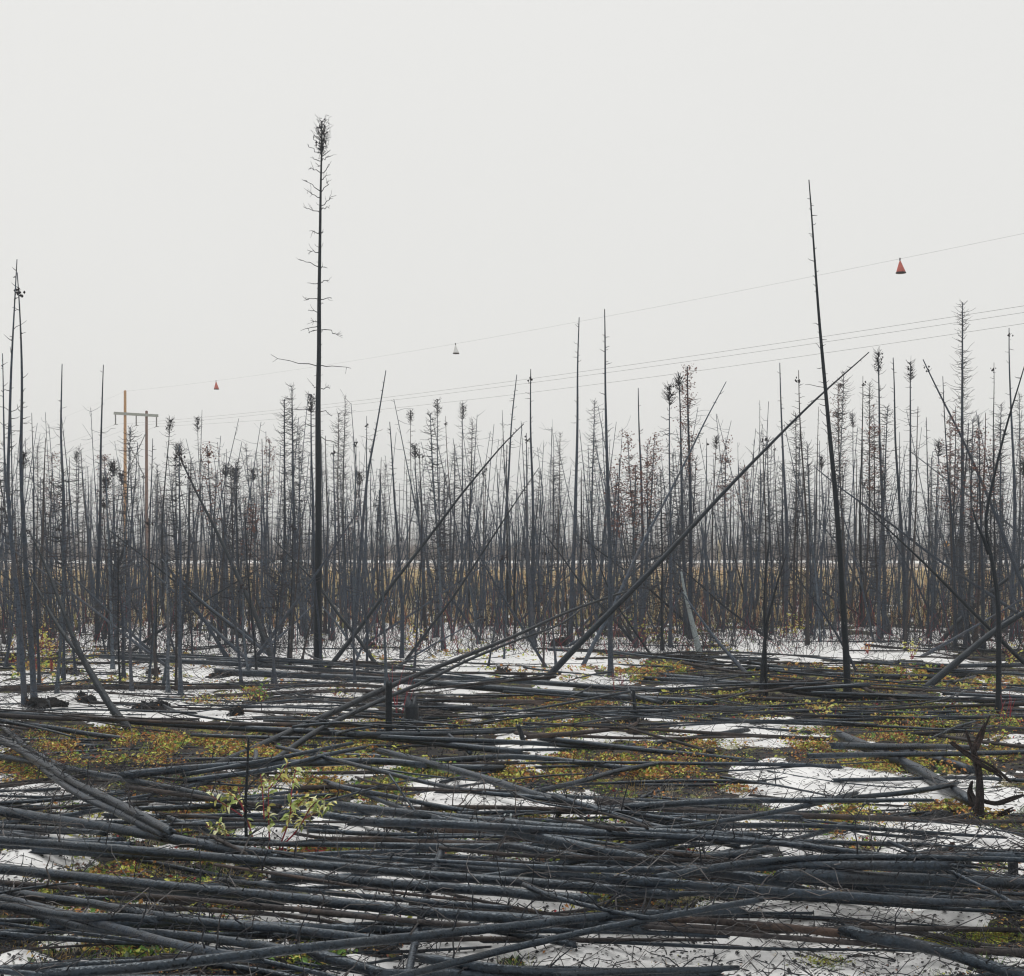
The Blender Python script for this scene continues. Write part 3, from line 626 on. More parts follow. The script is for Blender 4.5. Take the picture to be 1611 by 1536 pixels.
# ------------------------------------------------------------------ power line
PD = 140.0
p1 = W(196.8, 615, PD); axis = np.array([0.8, 0.6, 0.0]); ldir = np.array([0.6, -0.8, 0.0])
def solve_on(axis_pt, ax, px):                      # point along axis from axis_pt that falls on photo column px
    k = (px - CX) / F
    s = (k * axis_pt[1] - axis_pt[0]) / (ax[0] - k * ax[1]); return axis_pt + ax * s
pyl = empty('power_pylon', (p1[0], p1[1], 0)); tag(pyl, 'wooden two-pole power pylon with a crossarm, rising behind the stand', 'pylon')
def part(name, p, r, m, sides=8, parent=pyl, cap=True):
    mb = MB(); tube(mb, np.asarray(p, float), r, sides, 0, 0, cap=cap); return mb.build(name, m, parent, parent.location)
part('pole', resample([(p1[0], p1[1], -.5), p1], 8), np.linspace(.2, .14, 8), M_POLE)
p2b = solve_on(p1, axis, 230.5); top2 = H - (647 - HY) / F * p2b[1]
p2 = np.array([p2b[0], p2b[1], top2])
part('pole', resample([(p2[0], p2[1], -.5), p2], 8), np.linspace(.2, .14, 8), M_POLE2)
aL = solve_on(p1, axis, 180.3); zA = H - (651.5 - HY) / F * p1[1]
aL[2] = zA; aR = solve_on(p1, axis, 249.5); aR[2] = zA
M_ARM = plain('grey_steel_arm', (0.30, 0.33, 0.32), 0.5, .1)
off = -ldir * 0.0 + np.array([0, -.22, 0])
mb = MB()
ex = (aR - aL) / np.linalg.norm(aR - aL); ey = np.array([-ex[1], ex[0], 0]); ez = np.array([0, 0, 1.0])
v = np.array([P + off + ey * s * .1 + ez * t_ * .14 for P in (aL, aR) for s, t_ in ((-1, -1), (1, -1), (1, 1), (-1, 1))])
mb.add(v, [[0, 1, 2, 3], [7, 6, 5, 4], [0, 4, 5, 1], [1, 5, 6, 2], [2, 6, 7, 3], [3, 7, 4, 0]]); mb.build('crossarm', M_ARM, pyl, pyl.location, smooth=False)
M_INS = plain('dark_insulator', (0.10, 0.10, 0.10), 0.4, .2)
hang = []
for f in (0.035, 0.5, 0.965):
    a_ = aL + (aR - aL) * f + off; b_ = a_ + np.array([0.0, 0, -1.15])
    mb = MB(); zz = np.linspace(a_[2] - .1, b_[2], 25)
    tube(mb, np.stack([np.full(25, a_[0]), np.full(25, a_[1]), zz], 1), np.where(np.arange(25) % 2, .09, .035), 6, 0); mb.build('insulator', M_INS, pyl, pyl.location)
    c0 = b_ - ldir * .5; mb = MB(); tube(mb, resample([b_ - ldir * .55 + [0, 0, -.06], b_, b_ + ldir * .55 + [0, 0, -.06]], 7), .035, 5); mb.build('clamp', M_INS, pyl, pyl.location)
    hang.append(b_)
for (za, zb) in ((684, 757), (753, 680)):
    A = np.array([p1[0], p1[1] - .1, H - (za - HY) / F * p1[1]]); B = np.array([p2[0], p2[1] - .1, H - (zb - HY) / F * p2[1]])
    part('brace', resample([A, B], 4), .045, M_INS, 5)
M_WIRE = plain('aluminium_cable', (0.22, 0.22, 0.22), 0.5, .1)
def wire(start, pix, left, r, label):
    """a cable from the pylon over the stand: its height above the straight run of the line follows the photo"""
    xs, zs = [0.0], [start[2]]
    for (px, py) in pix:
        P = solve_on(start, ldir, px); xs.append(float(np.dot(P - start, ldir))); zs.append(H - (py - HY) / F * P[1])
    co = np.polyfit(xs, np.array(zs) - start[2], 2, w=[30] + [1] * len(pix)); smax = max(xs) * 1.12
    s = np.linspace(0, smax, 60); z = np.polyval(co, s)
    right = start + ldir * s[:, None] + np.stack([0 * s, 0 * s, z - z[0]], 1)
    sl_ = np.linspace(150, 0, 40); zl = -4 * 2.6 * (sl_ / 150) * (1 - sl_ / 150) - 1.0 * sl_ / 150
    lf = start - ldir * sl_[:, None] + np.stack([0 * sl_, 0 * sl_, zl], 1)
    mb = MB(); base = (start[0], start[1], start[2]); tube(mb, np.vstack([lf[:-1], right]), r, 5, 0)
    o = mb.build('power_cable', M_WIRE, None, base); tag(o, label, 'cable', 'cables of the power line'); return right
gw = wire(p1 + np.array([0, 0, -.05]), [(340, 601), (717, 543), (1040, 475), (1417, 409), (1611, 370)], 0, .005, 'topmost thin cable carrying the three cone markers')
wire(hang[0], [(600, 622), (835, 600), (1200, 548), (1611, 477)], 0, .0085, 'highest of the three power cables running below the marker cable')
wire(hang[1], [(600, 628), (835, 606), (1200, 556), (1611, 488)], 0, .0085, 'middle of the three power cables running below the marker cable')
wire(hang[2], [(600, 640), (835, 622), (1200, 572), (1611, 506)], 0, .0085, 'lowest of the three power cables running below the marker cable')
M_CR = plain('faded_red_marker', (0.52, 0.115, 0.085), 0.5, .15, 6); M_CW = plain('white_marker', (0.78, 0.78, 0.77), 0.5, .05, 6); M_CK = plain('black_rim', (0.03, 0.025, 0.03), 0.6, .1)
for (px, hpx, wpx, m, label) in ((340, 11.5, 8.2, M_CR, 'small red cone marker hanging from the topmost cable near the pylon'), (717, 13, 10, M_CW, 'white cone marker hanging mid-span from the topmost cable'), (1417, 18.5, 15.5, M_CR, 'big red cone marker hanging from the topmost cable over the right side')):
    k = np.argmin([abs(PX(P)[0] - px) for P in gw]); A, B = gw[max(0, k - 1)], gw[min(len(gw) - 1, k + 1)]
    ua, ub = PX(A)[0], PX(B)[0]; P = A + (B - A) * (px - ua) / (ub - ua); d = P[1]
    hh, rr = hpx * d / F, wpx / 2 * d / F
    e = empty('cable_marker', P); tag(e, label, 'cable marker', 'cone markers on the cable')
    top = P + [0, 0, -.1]; bot = top + np.array([0.04, 0, -hh])
    mb = MB(); tube(mb, resample([top, bot], 6), np.linspace(rr * .14, rr, 6), 20, 0, flat=True); mb.build('cone', m, e, P)
    mb = MB(); tube(mb, np.stack([bot + [0, 0, hh * .035], bot - [0, 0, hh * .035]]), [rr * 1.02, rr * 1.03], 20, 0, flat=True); mb.build('rim', M_CK, e, P)
    mb = MB(); tube(mb, np.stack([P + [0, 0, .05], P, top - [0, 0, .05]]), [.02, .035, .02], 7, 0); mb.build('clamp', M_CK, e, P)

# roadside sign and marker posts seen through the trunks
def sign(px, py, d, wpx, hpx, m, mp, label):
    c = W(px, py, d); g0 = .3; e = empty('road_sign', (c[0], d, g0)); tag(e, label, 'sign')
    mb = MB(); tube(mb, np.array([[c[0], d + .06, g0 - .3], [c[0], d + .06, c[2]]]), .05, 6); mb.build('post', mp, e, e.location)
    w2, h2 = wpx / 2 * d / F, hpx / 2 * d / F; mb = MB()
    v = [[c[0] + sx * w2, d + sy * .02, c[2] + sz * h2] for sy in (-1, 1) for sx, sz in ((-1, 0), (0, -1), (1, 0), (0, 1))]
    mb.add(v, [[0, 1, 2, 3], [7, 6, 5, 4], [0, 4, 5, 1], [1, 5, 6, 2], [2, 6, 7, 3], [3, 7, 4, 0]]); mb.build('board', m, e, e.location, smooth=False)
M_SIGN = plain('amber_sign', (0.85, 0.42, 0.05), 0.5, .05)
sign(1489, 857, 159, 10, 12, M_SIGN, M_PALE, 'small amber diamond road sign glimpsed between trunks at the road')
for (px, py, wpx, label) in ((965, 855, 2.6, 'thin cream marker post by the road below the twin bare poles'), (1131, 850, 4.5, 'cream tapered marker post by the road left of the hooked snag')):
    d = 158.0; c = W(px, py, d); mb = MB(); mb_r = wpx / 2 * d / F
    tube(mb, resample([(c[0], d, -.1), (c[0] + .05, d, c[2])], 6), np.linspace(mb_r * .7, mb_r, 6), 8)
    tag(mb.build('marker_post', plain('cream_post', (0.66, 0.58, 0.40), 0.7), None, (c[0], d, 0)), label, 'post')

# ------------------------------------------------------------------ fallen logs: each one comes to rest on the ground and on the logs below it
GX0, GX1, GY0, GY1, GS = -17.0, 17.0, 7.0, 46.0, 0.04
gxs = np.arange(GX0, GX1, GS); gys = np.arange(GY0, GY1, GS)
HM = top_z(*np.meshgrid(gxs, gys))                  # [iy, ix]
def hm_at(x, y):
    ix = np.clip(((x - GX0) / GS).astype(int), 0, len(gxs) - 1); iy = np.clip(((y - GY0) / GS).astype(int), 0, len(gys) - 1)
    return HM[iy, ix]
def rest_line(p, r):
    """bottom line of a rigid log balanced over its support: edge of the upper hull under its middle"""
    t = np.r_[0, np.cumsum(np.hypot(*np.diff(p[:, :2], axis=0).T))]; n = len(p)
    tg = np.gradient(p[:, :2], axis=0); tg /= np.linalg.norm(tg, axis=1)[:, None] + 1e-9; nn = np.stack([-tg[:, 1], tg[:, 0]], 1)
    hs = np.max([hm_at(p[:, 0] + nn[:, 0] * r * o, p[:, 1] + nn[:, 1] * r * o) for o in (-.6, 0, .6)], axis=0)
    hull = []
    for i in range(n):
        while len(hull) > 1 and (hs[hull[-1]] - hs[hull[-2]]) * (t[i] - t[hull[-2]]) <= (hs[i] - hs[hull[-2]]) * (t[hull[-1]] - t[hull[-2]]): hull.pop()
        hull.append(i)
    mid = t[-1] * .5
    for a, b in zip(hull[:-1], hull[1:]):
        if t[b] >= mid: break
    s = (hs[b] - hs[a]) / max(1e-6, t[b] - t[a])
    s = float(np.clip(s, -.09, .09))
    return np.max(hs - s * t) + s * t
def settle(p, r):
    z = rest_line(p, r) - 0.012
    # stamp on the height map
    tg = np.gradient(p[:, :2], axis=0); tg /= np.linalg.norm(tg, axis=1)[:, None] + 1e-9; nn = np.stack([-tg[:, 1], tg[:, 0]], 1)
    m = max(2, int(np.hypot(*(p[-1, :2] - p[0, :2])) / .025)); u = np.linspace(0, len(p) - 1, m)
    I = lambda a: np.interp(u, np.arange(len(p)), a)
    X, Y, Z, RR, NX, NY = I(p[:, 0]), I(p[:, 1]), I(z), I(r), I(nn[:, 0]), I(nn[:, 1])
    for o in np.linspace(-.95, .95, 7):
        ix = ((X + NX * RR * o - GX0) / GS).astype(int); iy = ((Y + NY * RR * o - GY0) / GS).astype(int)
        ok = (ix >= 0) & (iy >= 0) & (ix < len(gxs)) & (iy < len(gys))
        np.maximum.at(HM, (iy[ok], ix[ok]), (Z + RR + RR * math.sqrt(1 - o * o))[ok])
    return z
LOGS = []
def build_log(p, r, z, m, sd, spiky=1.0, name='fallen_log', label=None, near=True):
    rg = np.random.default_rng(sd)
    n = len(p); c = p.copy(); c[:, 2] = z + r
    L = float(np.linalg.norm(c[-1] - c[0])); dm = float(c[n // 2, 1])
    step = 0.09 if dm < 16 else .2
    k = int(np.clip(L / step, 8, 70)); q = resample(c, k); rr = np.interp(np.linspace(0, 1, k), np.linspace(0, 1, n), r)
    org = (float(q[k // 2, 0]), float(q[k // 2, 1]), float(q[k // 2, 2] - rr[k // 2]))
    rr = rr.copy(); rr[0] *= .95; rr[-1] *= .85
    root = empty(name, org); mb = MB()
    q2 = q.copy(); uu_ = np.linspace(0, 1, k); q2[:, 1] += .45 * rr.max() * np.sin(uu_ * rg.uniform(5, 12) + rg.uniform(0, 6)) * (1 if dm < 40 else 0); q2[:, 0] += rg.normal(0, .05, k) * rr; q2[:, 1] += rg.normal(0, .12, k) * rr
    tube(mb, q2, rr, 12 if dm < 16 else 8, 0, .07, sd, jag=True)
    mb.build('stem', m, root, org)
    # snapped-off side shoots: long ones are parts, the small stubs one part
    ns = int(L * rg.uniform(1.5, 4.5) * spiky)
    tg = np.gradient(q, axis=0); tg /= np.linalg.norm(tg, axis=1)[:, None]
    side = np.cross(tg, [0, 0, 1.0]); side /= np.linalg.norm(side, axis=1)[:, None] + 1e-9; up = np.cross(side, tg)
    if ns:
        i = rg.integers(1, k - 1, ns); a = rg.normal(math.pi / 2, 1.1, ns)
        di = side[i] * np.cos(a)[:, None] + up[i] * np.sin(a)[:, None] + tg[i] * rg.normal(.35, .25, ns)[:, None]
        ln = rg.gamma(1.6, .042, ns) + .015 + rr[i]
        tw = MB(); twigs(tw, q[i], di, ln, rg.normal(0, .2, ns), np.full(ns, .0062), np.full(ns, .003), 0, 2, .2); o = tw.build('stubs', M_TWIG, root, org); o['kind'] = 'stuff'
    nl = int(rg.poisson(L * .85 * spiky)) if dm < 20 else int(rg.poisson(L * .25 * spiky))
    for b in range(min(nl, 9)):
        i = int(rg.integers(1, k - 1)); a = rg.normal(math.pi / 2, .9)
        di = side[i] * math.cos(a) + up[i] * math.sin(a) + tg[i] * rg.normal(.3, .3); di /= np.linalg.norm(di)
        ln = rg.uniform(.12, .42); P = np.array([q[i] + di * ln * u_ + np.r_[rg.normal(0, .03, 2), -.12 * u_ * u_ * rg.random()] * ln * (u_ > 0) for u_ in np.linspace(0, 1, 5)])
        tw = MB(); tube(tw, P, np.linspace(rg.uniform(.005, .009), .003, 5), 5, 0, tip=True); tw.build('branch', M_TWIG if rg.random() < .65 else M_GREYW, root, org)
    LOGS.append([root, q[k // 2], rr.max() * 2, L, m, label])
    return root
def ext(pl, left, right):
    pl = [tuple(map(float, a)) for a in pl]
    if left:
        (x0, y0), (x1, y1) = pl[0], pl[1]; s = (y1 - y0) / (x1 - x0); pl.insert(0, (x0 - left, y0 - s * left * .7))
    if right:
        (x0, y0), (x1, y1) = pl[-2], pl[-1]; s = (y1 - y0) / (x1 - x0); pl.append((x1 + right, y1 + s * right * .7))
    return pl
def traced(pl, th, m=None, taper=None, spiky=1.0, label=None, sd=0):
    zl = None
    pl = np.asarray(pl, float)
    u = np.r_[0, np.cumsum(np.hypot(*np.diff(pl, axis=0).T))]; u /= u[-1]
    n = 44; uu = np.linspace(0, 1, n); px = np.interp(uu, u, pl[:, 0]); py = np.interp(uu, u, pl[:, 1])
    for _ in range(4): px[1:-1] = (px[:-2] + 2 * px[1:-1] + px[2:]) / 4; py[1:-1] = (py[:-2] + 2 * py[1:-1] + py[2:]) / 4
    z = np.full(n, .12)
    ta = np.linspace(1.08, .92, n) if taper is None else np.linspace(taper[0], taper[1], n)
    for it in range(6):
        d = (H - z) * F / (py - HY); x = (px - CX) / F * d
        p = np.stack([x, d, z], 1); r = th / 2 * float(np.median(d)) / F * ta
        if it < 5: z = .35 * z + .65 * (rest_line(p, r) - .012 + r)
    zb = settle(p, r)
    return build_log(p, r, zb, m or M_LOG, sd, spiky, label=label)

TR = [  # lower layers first: (polyline, thickness px, material, left extension, right extension, spiky)
 ([(695,1338),(684,1372),(672,1411),(654,1478),(641,1545)], 13, 0, 0, 0, .3),
 ([(475,1431),(580,1443),(690,1455),(784,1463)], 11, 0, 0, 0, .6),
 ([(343,1384),(450,1396),(553,1408),(690,1421),(800,1430)], 9, 0, 0, 0, .6),
 ([(0,1300),(112,1307),(165,1312)], 9, 0, 120, 0, 1), ([(0,1311),(112,1325),(205,1328)], 9, 0, 120, 0, 1),
 ([(0,1326),(156,1337),(360,1352),(509,1361),(690,1377),(784,1385),(851,1388),(1000,1401)], 15, 0, 140, 60, .8),
 ([(0,1334),(89,1343),(179,1355),(268,1364),(360,1373),(440,1379)], 16, 0, 140, 0, .8),
 ([(430,1368),(560,1381),(690,1396),(784,1406),(851,1419),(935,1428)], 17, 0, 0, 0, .6),
 ([(0,1377),(134,1386),(268,1399),(360,1406),(553,1422),(690,1432),(850,1438),(965,1446)], 17, 0, 150, 40, .9),
 ([(0,1387),(134,1402),(223,1413),(330,1421),(464,1437),(598,1453),(690,1464)], 8, 1, 100, 60, .6),
 ([(339,1361),(464,1377),(598,1397),(690,1406),(745,1410)], 5, 1, 0, 0, 1.5),
 ([(0,1422),(67,1442),(134,1460),(200,1466),(268,1468),(360,1480),(464,1496)], 14, 0, 150, 0, .8),
 ([(0,1402),(67,1415),(143,1424),(223,1440),(313,1455),(464,1466),(553,1478),(625,1487)], 14, 0, 130, 0, .9),
 ([(0,1411),(89,1435),(179,1462),(268,1489),(365,1508)], 13, 0, 150, 40, 1),
 ([(0,1440),(67,1466),(134,1495),(201,1507),(245,1522)], 13, 0, 120, 0, .8),
 ([(-70,1514),(0,1503),(72,1493)], 18, 0, 0, 0, .3),
 ([(600,1508),(717,1500),(829,1492),(896,1508),(963,1517),(1010,1519)], 15, 0, 0, 160, .8),
 ([(663,1508),(762,1521),(873,1532),(1010,1530)], 15, 0, 0, 120, .8),
 ([(873,1486),(1010,1485)], 10, 0, 0, 150, .8),
 ([(107,1540),(201,1529),(330,1518),(464,1502),(553,1495),(643,1484),(806,1465),(940,1454),(1010,1450)], 12, 0, 100, 190, 1.4),
 ([(223,1541),(330,1529),(442,1513),(553,1502),(690,1489),(762,1481),(851,1474),(918,1464),(1010,1459)], 15, 0, 150, 160, 1.6),
 ([(0,1197),(67,1204),(134,1215),(223,1226),(290,1235),(360,1244),(442,1255),(486,1262)], 10, 0, 120, 0, .9),
 ([(201,1228),(280,1243),(360,1260),(440,1269)], 8, 1, 0, 0, .9),
 ([(197,1217),(268,1210),(330,1206),(419,1200),(509,1201),(598,1195),(668,1204)], 12, 0, 0, 0, .6),
 ([(330,1217),(442,1215),(553,1210)], 7, 0, 40, 0, .5), ([(330,1226),(419,1227),(509,1217),(571,1213)], 8, 0, 40, 0, .5),
 ([(0,1137),(45,1175),(89,1201),(145,1213)], 9, 0, 60, 0, .5), ([(0,1275),(89,1291),(179,1304),(268,1320),(360,1336)], 16, 0, 140, 60, .9),
 ([(0,1159),(45,1190),(89,1226),(134,1255),(179,1273),(257,1313)], 12, 0, 70, 0, .7), ([(11,1166),(78,1206),(123,1237),(179,1266),(223,1291),(268,1316)], 12, 0, 60, 0, .7),
 ([(0,1134),(89,1146),(134,1155),(205,1163)], 8, 0, 100, 0, 1), ([(0,1121),(156,1132),(261,1140),(400,1149),(530,1156),(635,1168),(713,1179),(820,1189)], 10, 0, 120, 0, .9),
 ([(13,1085),(156,1082),(313,1082),(420,1080),(556,1077),(612,1082)], 6.5, 1, 60, 0, .8), ([(162,1033),(287,1041),(420,1047),(556,1059),(660,1064),(820,1072),(1009,1085),(1113,1086)], 8, 0, 0, 60, .9),
 ([(400,1059),(582,1069),(660,1073),(820,1086),(904,1092),(1000,1099)], 11, 0, 60, 120, .8), ([(400,1092),(480,1084),(560,1079),(640,1082),(720,1086)], 6, 1, 60, 0, .8),
 ([(635,1093),(726,1116),(765,1122),(800,1121)], 7.5, 0, 0, 0, .6), ([(600,1128),(650,1129),(829,1127),(994,1126)], 6, 0, 0, 60, .9), ([(728,1140),(806,1134),(875,1131)], 6, 0, 0, 0, .8),
 ([(560,1157),(650,1156),(806,1151)], 8, 0, 0, 0, .8), ([(600,1160),(650,1163),(806,1167),(918,1174),(1010,1178)], 8, 0, 0, 120, .8), ([(464,1150),(598,1163),(690,1177),(773,1186)], 11, 0, 0, 0, .8),
 ([(851,1180),(1010,1187)], 8, 0, 0, 180, .8), ([(677,1198),(784,1190),(840,1191),(896,1198),(963,1206)], 9, 0, 0, 60, 1), ([(640,1208),(720,1210),(790,1207)], 11, 0, 0, 0, .5),
 ([(464,1217),(553,1224),(620,1237),(690,1246),(760,1256)], 7, 1, 0, 0, .7), ([(598,1182),(650,1194),(717,1212),(784,1232),(851,1254),(918,1268),(1010,1288)], 13, 0, 0, 120, .7),
 ([(437,1172),(531,1195),(620,1219),(690,1238),(762,1252),(851,1259),(918,1272),(1010,1290)], 7.5, 0, 0, 100, .8), ([(873,1274),(940,1287),(1010,1301)], 10, 0, 0, 150, .6),
 ([(515,1266),(600,1276),(690,1284),(784,1293),(873,1303),(1010,1310)], 15, 0, 0, 180, .8), ([(840,1246),(918,1230),(963,1214),(1010,1205)], 8, 0, 0, 25, 2.2),
 ([(509,1282),(598,1293),(668,1308)], 11, 0, 0, 0, .6), ([(464,1311),(509,1320),(553,1320),(598,1318),(655,1327)], 5, 1, 0, 0, 1.2), ([(513,1244),(576,1257),(643,1273)], 7, 0, 0, 0, .6), ([(522,1246),(690,1256)], 8, 0, 0, 60, .7),
 ([(683,1321),(784,1325),(918,1336),(1010,1342)], 17, 0, 0, 240, .7), ([(695,1335),(806,1345),(918,1349),(1010,1352)], 6.5, 1, 0, 120, 2.4), ([(824,1392),(873,1412),(918,1425),(1003,1443)], 8, 0, 0, 30, 2.4),
 ([(330,1299),(400,1293),(500,1294)], 6, 0, 60, 0, 1), ([(300,1353),(400,1345),(330,1345)][:2], 8, 0, 0, 0, .5), ([(310,1330),(420,1346)], 7, 0, 0, 0, .5),
 ([(1440,1377),(1529,1377),(1611,1389)], 15, 0, 200, 110, .6), ([(1452,1396),(1611,1405)], 13, 0, 260, 110, .6), ([(1452,1428),(1529,1422),(1611,1416)], 19, 0, 220, 110, .5), ([(1452,1489),(1529,1511),(1590,1530)], 20, 0, 120, 60, .3),
 ([(1452,1225),(1529,1223),(1611,1229)], 6, 0, 140, 110, .8), ([(1440,1206),(1499,1240),(1529,1256)], 19, 0, 120, 0, .3), ([(1470,1193),(1529,1211)], 13, 0, 90, 0, .4), ([(1452,1187),(1611,1184)], 8, 0, 180, 110, .8), ([(1452,1175),(1529,1175)], 10, 0, 140, 0, .8),
 ([(1452,1154),(1529,1166),(1611,1176)], 6, 1, 90, 110, .8), ([(1467,1153),(1611,1150)], 4.5, 1, 40, 110, .8), ([(1452,1123),(1611,1128)], 5.5, 0, 200, 110, .8), ([(1440,1102),(1611,1104)], 6, 0, 240, 110, .8), ([(1458,1353),(1514,1383),(1559,1401),(1611,1427)], 7, 0, 60, 60, 3.5),
 ([(1100,1068),(1200,1080),(1300,1095),(1400,1096)], 9, 0, 60, 60, .8), ([(1180,1050),(1320,1062),(1450,1066),(1560,1062)], 8, 0, 0, 40, .8), ([(1360,1042),(1480,1048),(1611,1046)], 7, 0, 0, 90, .8), ([(1010,1058),(1100,1066),(1200,1080),(1310,1096)], 7, 0, 0, 0, .8),
]
# under-layer of random poles so that the heap has depth
RL = random.Random(21)
def random_log(px, py, Lm, ang, dia, m, sd, spiky=.8, into=None):
    d = DG(py, .1); c = np.array([(px - CX) / F * d, d]); n = 40
    u = np.linspace(-.5, .5, n); dr = np.array([math.cos(ang), math.sin(ang)]); nn = np.array([-dr[1], dr[0]])
    bd = RL.gauss(0, .11); ph = RL.uniform(0, 6); p = np.zeros((n, 3))
    p[:, :2] = c + dr * (u * Lm)[:, None] + nn * ((bd * (u * 2) ** 2 + .012 * np.sin(u * 9 + ph)) * Lm)[:, None]
    r = dia / 2 * np.linspace(1.2, .5, n) if RL.random() < .5 else dia / 2 * np.linspace(.5, 1.2, n)
    p[:, 1] = np.clip(p[:, 1], GY0 + .2, GY1 - .2)
    z = settle(p, r)
    if into is not None:
        c_ = p.copy(); c_[:, 2] = z + r; q_ = resample(c_, 16); tube(into, q_, np.interp(np.linspace(0, 1, 16), np.linspace(0, 1, n), r), 7, 1 if m is M_LOGB else 0, .08, sd, jag=True)
        ks = int(Lm * 3); ii = NR.integers(1, 15, ks); a_ = NR.uniform(0, 6.28, ks)
        twigs(into, q_[ii], np.stack([np.cos(a_), np.sin(a_), NR.uniform(.1, 1.2, ks)], 1), NR.gamma(1.6, .05, ks) + .03, NR.normal(0, .2, ks), np.full(ks, .006), np.full(ks, .003), 0, 2); return
    return build_log(p, r, z, m, sd, spiky)
POLES = MB()
for i in range(55):
    random_log(RL.uniform(-60, 1670), RL.uniform(1100, 1540), RL.uniform(1.2, 4.5), RL.gauss(-.08, .3), RL.uniform(.018, .045), M_LOG if RL.random() < .7 else M_LOGB, 9000 + i, 1, POLES)
for i in range(30):
    random_log(RL.uniform(-60, 1040), RL.uniform(1230, 1560), RL.uniform(2.0, 5.0), RL.gauss(-.11, .13), RL.uniform(.035, .075), M_LOG if RL.random() < .85 else M_LOGB, 9500 + i, 1.2)
for i in range(36):
    py = RL.uniform(1085, 1560); px = RL.uniform(-60, 1670)
    if RL.random() < .4: px = RL.uniform(980, 1480)
    random_log(px, py, RL.uniform(2.2, 5.5), RL.gauss(-.10, .13), RL.uniform(.035, .075), M_LOG if RL.random() < .8 else M_LOGB, 3000 + i)
for i in range(30):
    random_log(RL.uniform(-60, 1010), RL.uniform(1115, 1310), RL.uniform(1.2, 4.0), RL.gauss(-.08, .3) if RL.random() < .8 else RL.uniform(-1.3, 1.3), RL.uniform(.025, .055), M_LOG if RL.random() < .7 else M_LOGB, 6000 + i, 1.4)
for i, (pl, th, mi, le, re_, sp) in enumerate(TR):
    traced(ext(pl, le, re_), th, M_LOGB if mi else M_LOG, None, sp, None, 500 + i)
# jumble of thinner poles further back and under the white panel's place
for i in range(76):
    py = 1022 + (1160 - 1022) * RL.random() ** 1.2
    px = RL.uniform(-50, 1670) if RL.random() < .45 else RL.uniform(980, 1670)
    if px < 640 and py < 1100 and RL.random() < .15: continue
    random_log(px, py, RL.uniform(1.4, 6.0), RL.gauss(-.08, .3) if RL.random() < .75 else RL.uniform(-1.4, 1.4), RL.uniform(.028, .075), M_LOG if RL.random() < .72 else M_LOGB, 4000 + i)
for i in range(8):
    random_log(RL.uniform(1010, 1460), RL.uniform(1130, 1530), RL.uniform(2.5, 5), RL.gauss(-.1, .1), RL.uniform(.045, .08), M_LOG, 5000 + i)

for i in range(16):
    random_log(RL.uniform(-40, 1650), RL.uniform(1130, 1520), RL.uniform(.9, 2.4), RL.choice((-1, 1)) * RL.uniform(.45, 1.4), RL.uniform(.018, .038), M_LOG if RL.random() < .6 else M_LOGB, 7000 + i, 1.8)
for i in range(14):
    random_log(RL.uniform(-40, 640), RL.uniform(1032, 1112), RL.uniform(1.5, 4.5), RL.gauss(-.05, .5), RL.uniform(.022, .05), M_LOG if RL.random() < .6 else M_LOGB, 8000 + i, 1.8)
for i in range(160):
    random_log(RL.uniform(-60, 1680), 1012 + 150 * RL.random() ** 1.1, RL.uniform(1.0, 4.5), RL.gauss(-.06, .42), RL.uniform(.018, .045), M_LOG if RL.random() < .65 else M_LOGB, 9800 + i, 1, POLES)
tag(POLES.build('thin_fallen_poles', [M_LOG, M_LOGB]), 'mat of thin fallen poles under and between the larger logs', 'poles', kind='stuff')
# loose sticks and charcoal, too many to count
mb = MB(); k = 8500
py = 1005 + 565 * rg.random(k) ** 1.25; px = np.where(rg.random(k) < .7, rg.uniform(-120, 1730, k), rg.uniform(980, 1730, k)); d = DG(py); x = (px - CX) / F * d
a = rg.normal(0, .8, k); px[:900] = rg.uniform(-60, 300, 900); py[:900] = rg.uniform(1170, 1275, 900); px[900:1900] = rg.uniform(-60, 700, 1000); py[900:1900] = rg.uniform(1022, 1125, 1000); px[1900:2500] = rg.uniform(900, 1680, 600); py[1900:2500] = rg.uniform(1000, 1100, 600); d = DG(py); x = (px - CX) / F * d
z = hm_at(x, np.clip(d, GY0, GY1 - .1)); big = np.where((np.arange(k) >= 900) & (np.arange(k) < 2500), 2.2, 1.0)
twigs(mb, np.stack([x, d, z + .006], 1), np.stack([np.cos(a) * np.sign(rg.normal(0, 1, k)), np.sin(a), np.abs(rg.normal(.06, .22, k))], 1), (rg.gamma(2, .15, k) + .08) * big, rg.normal(-.05, .08, k), rg.uniform(.0025, .007, k) * np.sqrt(big), np.full(k, .002), (rg.random(k) < .3).astype(int).repeat(9), 3, .25)
tag(mb.build('loose_sticks', [M_TWIG, M_GREYW]), 'thin loose sticks scattered over logs and snow', 'sticks', kind='stuff')
mb = MB(); k = 16000
py = 1060 + 500 * rg.random(k); px = rg.uniform(-120, 1730, k); d = DG(py); x = (px - CX) / F * d; z = top_z(x, d)
c = np.stack([x, d, z + .006], 1); leaves(mb, c, rg.uniform(.012, .05, k), 0, .8, .7)
k = 9000
py = 1090 + 470 * rg.random(k); px = rg.uniform(-120, 1730, k); d = DG(py); x = (px - CX) / F * d; gz_ = ground_z(x, d); ok = snow_z(x, d) < gz_ + .01
blobs(mb, np.stack([x, d, gz_ + .005], 1)[ok], rg.uniform(.008, .03, int(ok.sum())), 0)
tag(mb.build('charcoal_chips', [M_CHAR]), 'black charcoal flakes strewn over the ground', 'charcoal', kind='stuff')

